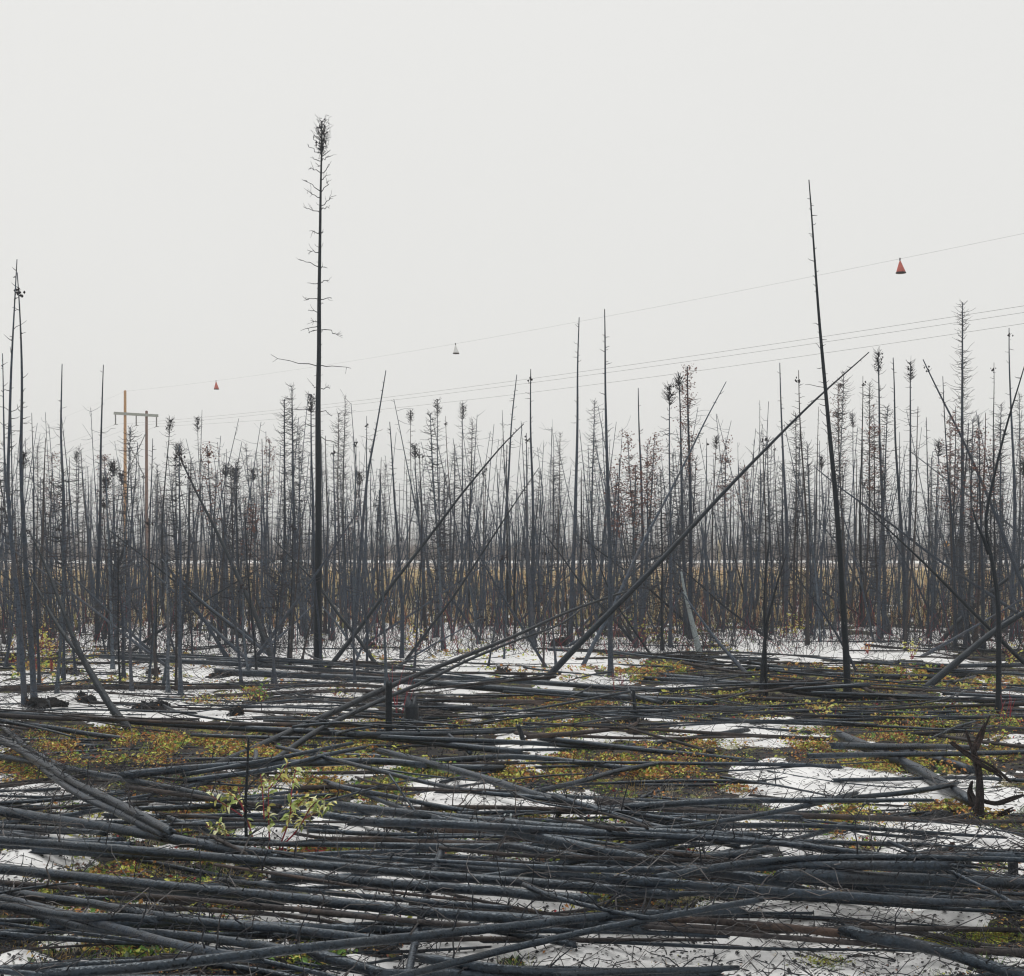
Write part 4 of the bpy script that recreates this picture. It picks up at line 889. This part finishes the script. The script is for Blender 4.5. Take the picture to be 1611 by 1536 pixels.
# ------------------------------------------------------------------ stumps and burnt root mounds
def mound(px, py, wpx, hpx, label, sd, m=None):
    d = DG(py); c = W(px, py, d); rg_ = np.random.default_rng(sd); rw = wpx * .42 * d / F; rh = .42 * hpx * d / F
    gz = float(top_z(c[0], c[1])); mb = MB(); nu, nv = 34, 14
    th = np.linspace(0, 2 * math.pi, nu, endpoint=False); ph = np.linspace(0, math.pi / 2 * 1.02, nv)
    T, Pp = np.meshgrid(th, ph, indexing='ij')
    hpx_s = .2 if 'smooth' in label else 1.0
    lump = 1 + .75 * hpx_s * fbm(np.cos(T) * 2.2 + sd, np.sin(T) * 2.2 + Pp * 2.5, sd % 13, 4)
    lump2 = 1 + .4 * hpx_s * fbm(np.cos(T) * 5 + sd, np.sin(T) * 5 + Pp * 4, sd % 11, 3)
    q_ = np.stack([c[0] + rw * np.cos(T) * np.cos(Pp) ** .6 * lump * lump2 ** 2, c[1] + rw * .8 * np.sin(T) * np.cos(Pp) ** .8 * lump, gz - .07 + (rh + .07) * np.sin(Pp) ** .75 * lump * lump2 ** 2], -1)
    v = q_.reshape(-1, 3); i = np.arange(nu)[:, None] * nv; j = np.arange(nv - 1)[None]; i2 = (np.arange(nu)[:, None] + 1) % nu * nv
    mb.add(v, np.stack([i + j, i2 + j, i2 + j + 1, i + j + 1], -1).reshape(-1, 4))
    e = empty('root_mound', (c[0], c[1], gz)); mb.build('peat', m or M_MOUND, e, e.location)
    top_ = v[rg_.integers(0, len(v), 70)]; lf = MB(); leaves(lf, top_ + rg_.normal(0, .02, top_.shape), rg_.uniform(.02, .06, 70) * (d / 20), rg_.choice([0, 0, 0, 1, 2], 70), .5, .6); leaves(lf, v[rg_.integers(0, len(v), 1)], .02, 0); o = lf.build('leaves', [M_CHAR, LEAF[6], LEAF[0]], e, e.location)
    ri = rg_.integers(0, len(v), 26); tw = MB(); twigs(tw, v[ri], np.stack([rg_.normal(0, 1, 26), rg_.normal(0, 1, 26), rg_.normal(.5, .5, 26)], 1), rg_.uniform(.05, .25, 26) * (d / 22), rg_.normal(-.2, .3, 26), np.full(26, .007), np.full(26, .003), 0, 3, .4); o = tw.build('rootlets', M_TWIG, e, e.location); o['kind'] = 'stuff'
    for k in range(5):
        a = rg_.uniform(0, 6.28); s = np.array([c[0] + rw * .3 * math.cos(a), c[1] + rw * .3 * math.sin(a), gz + rh * .5]); ln = rg_.uniform(.5, 1.0) * rw * 1.2
        P = np.array([s + np.array([math.cos(a), math.sin(a), .25 - .7 * u_]) * ln * u_ + rg_.normal(0, .01, 3) for u_ in np.linspace(0, 1, 5)])
        b = MB(); tube(b, P, np.linspace(.028, .007, 5) * (1 + rw), 6, 0, .1, k); b.build('root', M_DARK, e, e.location)
    tag(e, label, 'root mound', 'burnt root mounds'); return e
def stump(px, y0, y1, wpx, label, sd, m=None, lean=0, flare=1.7):
    d = DG(y0); b = W(px, y0, d); b[2] = float(top_z(b[0], b[1])); t_ = W(px + lean, y1, d); rb = w2r(wpx, d); rg_ = np.random.default_rng(sd)
    e = empty('burnt_stump', tuple(b)); mb = MB(); P = resample([b - [0, 0, .1], (b + t_) / 2, t_], 9)
    tube(mb, P, rb * np.linspace(1, .86, 9) * np.r_[flare, 1 + (flare - 1) * .35, np.ones(7)], 12, 0, .16, sd, cap=False)
    # charred jagged rim
    n = 12; ang = np.linspace(0, 2 * math.pi, n, endpoint=False)
    ring = P[-1] + np.stack([np.cos(ang) * rb * .84, np.sin(ang) * rb * .84, np.zeros(n)], 1); hi = P[-1] + np.stack([np.cos(ang) * rb * .6, np.sin(ang) * rb * .6, rg_.uniform(.0, .9, n) * rb * 1.6], 1)
    v = np.vstack([ring, hi, P[-1] - [0, 0, .04]]); j = np.arange(n); k = (j + 1) % n
    mb.add(v, np.stack([j, k, n + k, n + j], 1), np.stack([n + j, n + k, np.full(n, 2 * n)], 1)); mb.build('trunk', m or M_DARK, e, e.location)
    for q_ in range(5):
        a = q_ * 1.256 + rg_.uniform(-.3, .3); s = b + [math.cos(a) * rb * .8, math.sin(a) * rb * .8, rb * .9]; ln = rb * rg_.uniform(2, 3.2)
        PP = np.array([s + np.array([math.cos(a) * u_, math.sin(a) * u_, -.75 * u_ ** .7]) * ln * .8 for u_ in np.linspace(0, 1, 5)])
        r_ = MB(); tube(r_, PP, np.linspace(rb * .5, rb * .15, 5), 7, 0, .12, q_); r_.build('root', m or M_DARK, e, e.location)
    tag(e, label, 'stump', 'burnt stumps'); return e
for i, a in enumerate([(70,1118,72,22,'wide black root mound on snow at the foot of the dark pair'),(137,1112,36,22,'small root mound beside the two trunks leaning over snow'),(235,1120,66,26,'broad root mound lying on snow right of the crossing leaning trunks'),
 (240,1066,26,16,'reddish dark root mound in the snow behind the broad one'),(345,1070,44,14,'flat root mound behind the long brown log'),(372,1128,24,20,'pointed root mound at the edge of the snow'),(108,1064,40,14,'root mound in the snow behind the dark pair'),
 (20,1040,40,24,'dark root mound at the left edge behind yellow leaves'),(398,1108,34,12,'low root mound below the foot of the tall tuft-topped spruce'),(90,1292,88,34,'big smooth black mound among logs at the lower left'),(880,1022,28,26,'rounded root mound beside the longest slanting trunk'),
 (580,1024,26,14,'root mound behind the slanting trunk foot'),(1100,1046,64,16,'heaped root mound around the pale grey trunk'),(640,1322,90,12,'flat charcoal mound on snow right of the willow'),(985,1140,46,26,'root mound at the broken black post'),(1500,1288,110,18,'black earth mound under the rusty upturned stump'),(790,1060,30,12,'small mound in snow beneath the upper long pole'),(820,1066,22,14,'tiny mound right of the one beneath the long pole')]):
    mound(*a[:5], 60 + i, M_RUSTB if 'reddish' in a[4] else None)
for i, a in enumerate([(612,1162,1075,12,'black broken stump standing upright between the long fallen logs',0,0,1.15),(647,1140,1112,26,'thick hollow stump just right of the upright black one',0,0,2.0),(827,1168,1142,9,'short leaning stub on snow above the long logs',0,-12,1.3),
 (1490,1362,1330,11,'tilted pointed stub beside the low right snow patch',1,8,1.4),(1518,1372,1352,22,'low wide stub in front of the tilted pointed one',0,0,1.3),(1594,1378,1345,17,'squat black stump among red leaves at the right edge',0,0,1.3),(665,1342,1295,13,'black stump right of the willow, ending in splinters',0,-6,1.5),(870,1296,1272,9,'cut stub leaning right in the middle snow patch',0,13,1.2),(612,1362,1352,9,'tiny red-brown stub poking out of snow',1,0,1.1),(640,1320,1290,8,'thin stub left of the splintered stump',0,-6,1.2)]):
    stump(a[0], a[1], a[2], a[3], a[4], 90 + i, M_RUSTB if a[5] else None, a[6], a[7])
# two grey stakes and a leaning stick
for i, (A, B, wpx, m, label) in enumerate([((788,1327),(795,1281),5,M_PALE,'left of two grey stakes between the logs'),((799,1327),(804,1281),5,M_PALE,'right of two grey stakes between the logs'),((740,1192),(706,1156),7,M_LOG,'short stick propped against logs beside the upright black stump'),((700,1330),(612,1218),5,M_LOG,'slim stick leaning left across the logs under the stump'),((1010,1350),(888,1262),4.5,M_LOGB,'spiny thin stick crossing the logs towards the lower right'),((860,1020),(822,1002),4,M_LOG,'short stick in the snow under the long pole')]):
    d = DG(A[1]); p = stem_points([A, B], d, d * (1.02 if i < 2 else 1.06)); p[0, 2] = float(hm_at(np.array([p[0, 0]]), np.array([p[0, 1]]))[0]) - .12
    e = empty('propped_stick', tuple(p[0])); mb = MB(); q = resample(p, 10); tube(mb, q, np.linspace(w2r(wpx, d), w2r(wpx, d) * .7, 10), 8, 0, .08, i); mb.build('stem', m, e, e.location)
    tw = MB(); k = 8; f = rg.uniform(.1, .95, k); a_ = rg.uniform(0, 6.28, k); twigs(tw, q[(f * 9).astype(int)], np.stack([np.cos(a_), np.sin(a_), rg.normal(.3, .3, k)], 1), rg.uniform(.03, .12, k), np.zeros(k), np.full(k, .005), np.full(k, .0025), 0, 2); o = tw.build('stubs', M_TWIG, e, e.location); o['kind'] = 'stuff'
    tag(e, label, 'stick')
# rusty upturned stump with forked top
d = DG(1292); c = W(1541, 1292, d); e = empty('upturned_stump', tuple(c)); tag(e, 'rust-brown upturned stump with a forked splintered top, at the right edge', 'stump')
def zp(x, y, dd=0): return W(1440 + x / 3.368, 1080 + y / 3.368, d + dd)
for nm, pts_, r0, r1 in (('trunk', [(345,735),(342,640),(340,470),(318,350)], 8, 6), ('prong', [(320,365),(290,300),(268,228)], 5, 2), ('prong', [(318,350),(350,265),(392,165)], 6, 2), ('root', [(190,300),(260,350),(330,405),(420,450),(490,515)], 2.5, 5), ('root', [(345,600),(420,625),(520,590),(600,570)], 5, 2), ('root', [(330,650),(290,560),(300,515)], 7, 4), ('root', [(350,690),(430,690),(520,650)], 6, 3)):
    P = resample([zp(x, y, R.uniform(-.12, .12)) for x, y in pts_], 14); mb = MB(); rr_ = np.linspace(r0, r1, 14) * d / F
    for k in range(7):
        of_ = rg.normal(0, .42, 3); wv = np.stack([np.sin(np.linspace(0, 7, 14) + rg.uniform(0, 6)) for _ in range(3)], 1) * .18
        PP = P + (of_ + wv) * rr_[:, None]; e_ = int(rg.integers(10, 15)); tube(mb, PP[:e_], rr_[:e_] * rg.uniform(.35, .6), 6, 0, .2, k, tip=True)
    mb.build(nm, M_RUSTB, e, c)

# ------------------------------------------------------------------ plants
# red-stemmed willow: every leaf its own part
d = DG(1349); wb = W(424, 1349, d); wb[2] = float(top_z(wb[0], wb[1])) - .02
will = empty('willow_shrub', tuple(wb)); tag(will, 'young willow shrub with red stems and yellow-green leaves among the logs', 'shrub')
def wz(x, y, dd=0): return W(320 + x / 7.323, 1190 + y / 7.323, d + dd)
STM = [[(765,1145),(752,700),(745,420),(760,300)],[(622,1150),(560,900),(500,720),(430,530),(400,350)],[(860,1085),(960,830),(1012,650),(1000,420)],[(868,1060),(1050,900),(1170,720),(1240,540),(1420,480)],
 [(752,380),(850,270),(980,70)],[(1000,520),(1030,320),(1070,120)],[(470,640),(430,540),(300,420),(262,405)],[(560,1130),(420,1010),(300,920),(170,870),(30,790)],[(450,690),(300,590),(190,530),(90,450)],[(700,720),(685,450),(660,210)],[(1170,720),(1300,640),(1480,540)],[(1012,650),(1100,560),(1170,470)],[(300,920),(240,860),(170,770)],[(420,1010),(470,1080),(520,1110)]]
lv = []
for s_, pl in enumerate(STM):
    dd = RH.uniform(-.25, .25); P = resample([wz(x, y, dd * k / 3) for k, (x, y) in enumerate(pl)], 12)
    P[0, 2] = min(P[0, 2], wb[2]) if s_ in (0, 1, 2, 3, 7) else P[0, 2]
    mb = MB(); tube(mb, P, np.linspace(.010 if s_ < 4 else .007, .0035, 12), 6, 0, .05, s_); mb.build('stem', M_REDST, will, wb)
    nlf = {3: 30, 10: 24, 2: 18, 11: 16, 0: 16, 7: 14, 12: 8, 13: 7}.get(s_, 9)
    for k in range(int(nlf * 1.6)):
        f = RH.uniform(.35, 1.0); i = min(10, int(f * 11)); lv.append((P[i] + (P[i + 1] - P[i]) * RH.random(), P[i + 1] - P[i]))
def leaf_mesh(m):
    mb = MB(); n = 5; u = np.linspace(0, 1, n); hw = np.array([.02, .13, .15, .10, .0]); zz = np.array([0, .07, .06, -.06, -.26])
    mid = np.stack([u, 0 * u, zz], 1); l = np.stack([u, hw, zz + hw * .35], 1); r_ = np.stack([u, -hw, zz + hw * .35], 1); v = np.vstack([l, mid, r_]); j = np.arange(n - 1)
    mb.add(v, np.vstack([np.stack([j, n + j, n + j + 1, j + 1], 1), np.stack([n + j, 2 * n + j, 2 * n + j + 1, n + j + 1], 1)])); return mb.mesh('leaf', m)
LM = [leaf_mesh(m) for m in M_WLEAF]
from mathutils import Euler
for (c, t_) in lv:
    o = bpy.data.objects.new('leaf', RH.choices(LM, [4, 4, 3])[0]); COL.objects.link(o); o.parent = will; o.location = tuple(c - wb)
    s = RH.uniform(.06, .105); o.scale = (s, s * RH.uniform(.9, 1.3), s)
    o.rotation_euler = Euler((RH.gauss(0, .6), RH.gauss(-.1, .55), RH.uniform(0, 6.28)))
# other saplings
def sapling(px, y0, y1, wpx, nlf, mats, label, sd, stemm=M_REDST, lsz=(.06, .12)):
    d = DG(y0); b = W(px, y0, d); b[2] = float(top_z(b[0], b[1])); rg_ = np.random.default_rng(sd); hg = (y0 - y1) * d / F; wd = wpx / 2 * d / F
    e = empty('leafy_sapling', tuple(b)); st_ = MB(); lf = MB()
    for k in range(5):
        tp = b + np.array([rg_.uniform(-wd, wd), rg_.uniform(-wd, wd), hg * rg_.uniform(.6, 1)])
        P = resample([b + rg_.normal(0, .03, 3) * [1, 1, 0], (b + tp) / 2 + rg_.normal(0, .05, 3), tp], 8); s1 = MB(); tube(s1, P, np.linspace(.009, .003, 8), 5); s1.build('stem', stemm, e, e.location)
        c = P[rg_.integers(2, 8, nlf // 5)] + rg_.normal(0, .04, (nlf // 5, 3)); leaves(lf, c, rg_.uniform(*lsz, len(c)), rg_.integers(0, len(mats), len(c)).repeat(1), .3, .5)
    lf.build('leaves', mats, e, e.location); tag(e, label, 'sapling', 'leafy saplings regrowing in the burn'); return e
YL = [LEAF[2], LEAF[3], M_WLEAF[0]]
for i, a in enumerate([(55,1062,975,50,60,YL,'yellow-leaved sapling at the foot of the dark pair at the left'),(82,1060,990,40,60,YL,'taller yellow-leaved sapling just right of the other left one'),(20,1046,1008,40,40,YL,'low yellow sapling cut by the left edge'),(655,1030,988,50,70,[LEAF[2],LEAF[3],M_GRASS[0]],'straw-yellow bush in the snow behind the long logs'),
 (1012,1022,960,60,70,[LEAF[3],M_WLEAF[1],LEAF[2]],'yellow-green bush left of the pale grey trunk'),(1250,1010,975,50,60,YL,'yellow bush in the snow left of the tall bent trunk foot'),(1232,1012,990,26,30,YL,'small yellow bush next to the hooked snag'),(1435,1042,1015,34,40,[LEAF[3],M_WLEAF[0]],'lemon-leaved sapling among the thin fallen poles at right'),(1365,1038,1018,16,16,[LEAF[0],LEAF[2]],'orange-leaved seedling by the tall bent trunk foot'),
 (1590,1050,1015,40,40,YL,'yellow sapling at the right edge behind the forked trunk'),(613,1200,1178,22,24,[LEAF[3],M_WLEAF[1]],'bright green-yellow seedling below the upright black stump'),(508,1190,1168,12,10,[M_WLEAF[0]],'single-stemmed seedling with a large pale leaf'),(1300,1140,1100,60,60,YL,'yellow bush between the logs below the tall bent trunk'),(412,1112,1082,30,30,[LEAF[3],LEAF[4]],'green seedling on the bank below the tall spruce'),(620,1460,1440,26,24,[LEAF[3],LEAF[4]],'tiny green seedling by the end-on log at the bottom')]):
    sapling(*a[:7], 300 + i)
for i, (px, y0, y1, label) in enumerate([(976,1088,1045,'clump of bare red shoots at the big logs beside the broken post'),(1590,1140,1085,'bare red shoots left of the right edge'),(630,1120,1040,'bare red shoots at the hollow stump'),(60,1040,990,'bare red shoots at the left edge')]):
    d = DG(y0); b = W(px, y0, d); b[2] = float(top_z(b[0], b[1])); e = empty('red_shoots', tuple(b)); tag(e, label, 'shoots', 'bare red shoots')
    for k in range(7):
        s0 = b + np.array([R.uniform(-.15, .15), R.uniform(-.1, .1), -.02]); tp = s0 + np.array([R.gauss(0, .15), R.gauss(0, .1), (y0 - y1) * d / F * R.uniform(.6, 1)]); mb = MB(); tube(mb, resample([s0, (s0 + tp) / 2 + [R.gauss(0, .03), 0, 0], tp], 6), np.linspace(.008, .003, 6), 5); mb.build('shoot', M_REDST, e, e.location)

# carpet of low plants: uncountable
PATCH = [(330,1165,330,26,900,'o'),(180,1185,180,22,500,'o'),(870,1105,110,14,420,'o'),(880,1150,120,20,300,'y'),(880,1215,170,26,650,'o'),(770,1292,80,20,420,'y'),(300,1290,60,22,260,'o'),(470,1345,70,14,220,'r'),(250,1395,120,12,160,'m'),(370,1425,90,14,220,'m'),
 (130,1480,90,24,260,'m'),(60,1525,90,14,220,'r'),(950,1390,50,20,300,'g'),(780,1455,60,10,160,'n'),(700,1415,40,10,120,'g'),(1490,1460,110,24,500,'g'),(1540,1350,90,16,260,'r'),(1480,1280,60,24,220,'o'),(1340,1062,170,14,320,'o'),(1470,1080,140,20,320,'o'),(600,1140,160,16,300,'o'),(680,1220,60,16,220,'n'),(610,1240,60,12,160,'n'),
 (430,1240,120,16,260,'o'),(1000,1060,100,14,200,'o'),(1220,1200,240,50,700,'o'),(1320,1130,260,26,500,'m'),(1260,1165,250,26,420,'o'),(1460,1200,140,30,300,'y'),(1110,1110,120,20,260,'y'),(1500,1150,110,24,260,'m'),(60,1215,100,26,260,'o'),(1400,1300,180,40,400,'y'),(560,1200,120,14,200,'y'),(420,1170,200,16,260,'y'),(1250,1350,220,50,800,'m'),(1200,1480,220,40,700,'g'),(560,1325,90,10,160,'g'),(430,1450,120,10,180,'g'),(640,1250,70,14,160,'y'),(960,1505,70,14,220,'g'),(450,1190,120,10,200,'o'),(500,1520,60,10,120,'n'),(240,1520,60,10,120,'n'),(720,1000,260,30,200,'y'),(1010,990,120,26,160,'y'),(80,1030,80,40,160,'y'),(330,1100,90,16,160,'o'),(1150,1010,160,26,120,'y'),(230,1060,240,40,260,'y'),(520,1065,130,36,200,'o'),(760,1050,140,26,160,'y'),(900,1045,100,24,140,'o'),(800,1330,300,120,500,'m'),(300,1350,300,140,500,'m')]
PAL = {'o': ([0, 1, 2, 6, 3, 4], [.22, .1, .2, .08, .27, .13]), 'y': ([3, 2, 4, 0, 6], [.4, .25, .15, .15, .05]), 'r': ([5, 0, 4, 2, 3, 7], [.22, .24, .2, .12, .12, .1]), 'm': ([0, 2, 3, 4, 6, 5, 7], [.12, .14, .28, .24, .1, .03, .09]), 'g': ([8, 3, 4], [.75, .15, .1]), 'n': ([4, 3, 7, 2], [.45, .25, .15, .15])}
mb = MB(); stm = MB()
for (px, py, rx, ry, k, pal) in PATCH:
    k = int(k * 3.2)
    a = rg.uniform(0, 6.28, k); q = np.sqrt(rg.random(k)); cy = py + np.sin(a) * q * ry; cx_ = px + np.cos(a) * q * rx
    cy = np.maximum(cy, HY + 60); d = DG(cy); x = (cx_ - CX) / F * d; gzv = ground_z(x, d); ok = (snow_z(x, d) < gzv + np.where(d > 24, .09, .045)) & (fbm(x * 2.6, d * 1.7, 5, 3) > .055 + .07 * rg.normal(0, 1, len(x)))
    x, d, gzv = x[ok], d[ok], gzv[ok]; ids, pr = PAL[pal]
    nl = 8 if pal != 'g' else 14
    hgt = .09 if pal in 'oymrn' else .02
    cm = rg.choice(ids, len(x), p=np.array(pr) / sum(pr)).repeat(nl)
    sp = .055 if pal != 'g' else .05
    c = np.stack([x, d, gzv], 1).repeat(nl, 0) + rg.normal(0, 1, (len(x) * nl, 3)) * [sp, sp, 0]
    c[:, 2] = np.maximum(c[:, 2], ground_z(c[:, 0], c[:, 1])) + rg.random(len(c)) * hgt + .005
    sz = rg.uniform(.02, .058, len(c)) * (1.0 if pal != 'g' else .45) * np.where(c[:, 1] > 26, 1.7, 1)
    mm = np.where(rg.random(len(c)) < .8, cm, rg.choice(ids, len(c)))
    leaves(mb, c, sz * rg.uniform(.7, 1.4, len(c)), mm, .45, .6)
    n2 = len(x); twigs(stm, np.stack([x, d, gzv], 1), np.stack([rg.normal(0, .4, n2), rg.normal(0, .4, n2), np.ones(n2)], 1), np.full(n2, hgt + .02), np.zeros(n2), np.full(n2, .0025), np.full(n2, .0012), 0, 1)
k = 26000
cy = 1075 + 480 * rg.random(k); px = rg.uniform(-120, 1730, k); d = DG(cy); x = (px - CX) / F * d; gzv = ground_z(x, d); sz_ = snow_z(x, d)
ok = (sz_ < gzv + .01) | (rg.random(k) < .04); x, d, zt = x[ok], d[ok], np.maximum(gzv, sz_)[ok]
leaves(mb, np.stack([x, d, zt + .006], 1), rg.uniform(.012, .045, len(x)), rg.choice([0, 1, 2, 6, 3, 7], len(x), p=[.2, .2, .14, .3, .1, .06]), .7, .6)
tag(mb.build('ground_leaves', LEAF, smooth=False), 'carpet of rust, ochre and green low leaves between the logs', 'ground cover', kind='stuff')
tag(stm.build('ground_stalks', [LEAF[1]]), 'fine brown stalks of the low ground plants', 'ground cover', kind='stuff')

# tufts of short grass between the plants
mb = MB(); k = 1500; cy = 1070 + 480 * rg.random(k); px = rg.uniform(-120, 1730, k); d = DG(cy); x = (px - CX) / F * d
ok = (snow_z(x, d) < ground_z(x, d) + .02) & (fbm(x * .9, d * .9, 63, 2) > -.02); x, d = x[ok], d[ok]; nb = 24; n3 = len(x) * nb
bx = x.repeat(nb) + rg.normal(0, .05, n3); by_ = d.repeat(nb) + rg.normal(0, .05, n3); a = rg.uniform(0, 6.28, n3)
mi = rg.choice([0, 1, 2, 3], len(x), p=[.3, .35, .2, .15]).repeat(nb)
sp_ = rg.uniform(.15, .7, n3)
twigs(mb, np.stack([bx, by_, ground_z(bx, by_) - .01], 1), np.stack([np.cos(a) * sp_, np.sin(a) * sp_, np.ones(n3)], 1), rg.uniform(.03, .15, n3) * rg.uniform(.6, 1.5, len(x)).repeat(nb), rg.normal(-.35, .2, n3), np.full(n3, .0022), np.full(n3, .0009), mi.repeat(6), 2, .1)
tag(mb.build('grass_tufts', [LEAF[3], LEAF[4], M_GRASS[2], LEAF[2]]), 'short green and straw grass tufts among the low plants', 'grass', kind='stuff')

# ------------------------------------------------------------------ haze: even pale air round the whole place
mb = MB(); X0, X1, Y0, Y1, Z0, Z1 = -4700, 4700, -40, 1540, -1.6, 26
mb.add([[x, y, z] for z in (Z0, Z1) for x, y in ((X0, Y0), (X1, Y0), (X1, Y1), (X0, Y1))], [[3, 2, 1, 0], [4, 5, 6, 7], [0, 1, 5, 4], [1, 2, 6, 5], [2, 3, 7, 6], [3, 0, 4, 7]])
hm_ = bpy.data.materials.new('pale_haze'); hm_.use_nodes = True; t = hm_.node_tree; t.nodes.clear()
o_ = t.nodes.new('ShaderNodeOutputMaterial'); pv = t.nodes.new('ShaderNodeVolumePrincipled'); pv.inputs['Color'].default_value = (0.985, 0.99, 1.0, 1); pv.inputs['Density'].default_value = 0.0010; pv.inputs['Anisotropy'].default_value = 0.2
t.links.new(pv.outputs[0], o_.inputs['Volume'])
tag(mb.build('haze', hm_, smooth=False), 'thin pale mist hanging over the whole burn', 'haze', kind='stuff')

# ------------------------------------------------------------------ labels of the many: what each is like and where it stands
by = {}
for (o, st_, px, yt, d) in TREES:
    if o.name.startswith('broken_stem'): feat = 'short broken burnt stem'
    elif o.name.startswith('young'): feat = 'slender young burnt spruce on open snow'
    else: feat = ('tall ' if yt < 650 else 'low ' if yt > 770 else '') + FEAT[st_]
    z = [l for l in LAND_X if l[0] <= px][-1] if px > LAND_X[0][0] else LAND_X[0]
    by.setdefault((feat, z[1]), []).append((px, o))
for (o, px, an) in RANDLEAN:
    z = [l for l in LAND_X if l[0] <= px][-1]; by.setdefault((('steeply' if abs(an) > .75 else 'slightly') + ' slanting thin pole tilting ' + ('right' if an > 0 else 'left'), z[1]), []).append((px, o))
for (feat, z), v in by.items():
    for i, (px, o) in enumerate(sorted(v, key=lambda a: a[0])):
        o['label'] = f'{feat}, {ordn(i)} to the right of {z}'
LAND_L = [('the red-stemmed willow', 425, 1300), ('the upright black stump', 612, 1130), ('the rust-brown upturned stump', 1540, 1240), ('the foot of the tallest spruce', 500, 1060), ('the foot of the tall bent trunk', 1330, 1085), ('the end-on log', 665, 1440), ('the big smooth black mound', 90, 1285),
          ('the broken black post', 998, 1120), ('the two grey stakes', 796, 1305), ('the squat black stump', 1594, 1360), ('the foot of the crossing dark pair', 45, 1112), ('the pale grey trunk', 1100, 1036), ('the foot of the forked black trunk', 1570, 1125), ('the cut stub in the middle snow', 870, 1290)]
by = {}
for (o, c, dia, L, m, label) in LOGS:
    px, py = PX(c); nm, lx, ly = min(LAND_L, key=lambda l: (l[1] - px) ** 2 + ((l[2] - py) * 2) ** 2)
    rel = 'in front of' if py > ly else 'behind'
    kind = ('thick' if dia > .095 else 'slim' if dia > .06 else 'thin') + (' brown scorched pole' if m is M_LOGB else ' charred log')
    by.setdefault((kind, rel, nm), []).append((abs(py - ly), o))
for (kind, rel, nm), v in by.items():
    for i, (k_, o) in enumerate(sorted(v, key=lambda a: a[0])):
        tag(o, f'{kind}, {ordn(i)} one {rel} {nm}', 'log', 'charred logs fallen across the ground')
print('trees', len(TREES), 'logs', len(LOGS), 'objects', len(COL.objects))
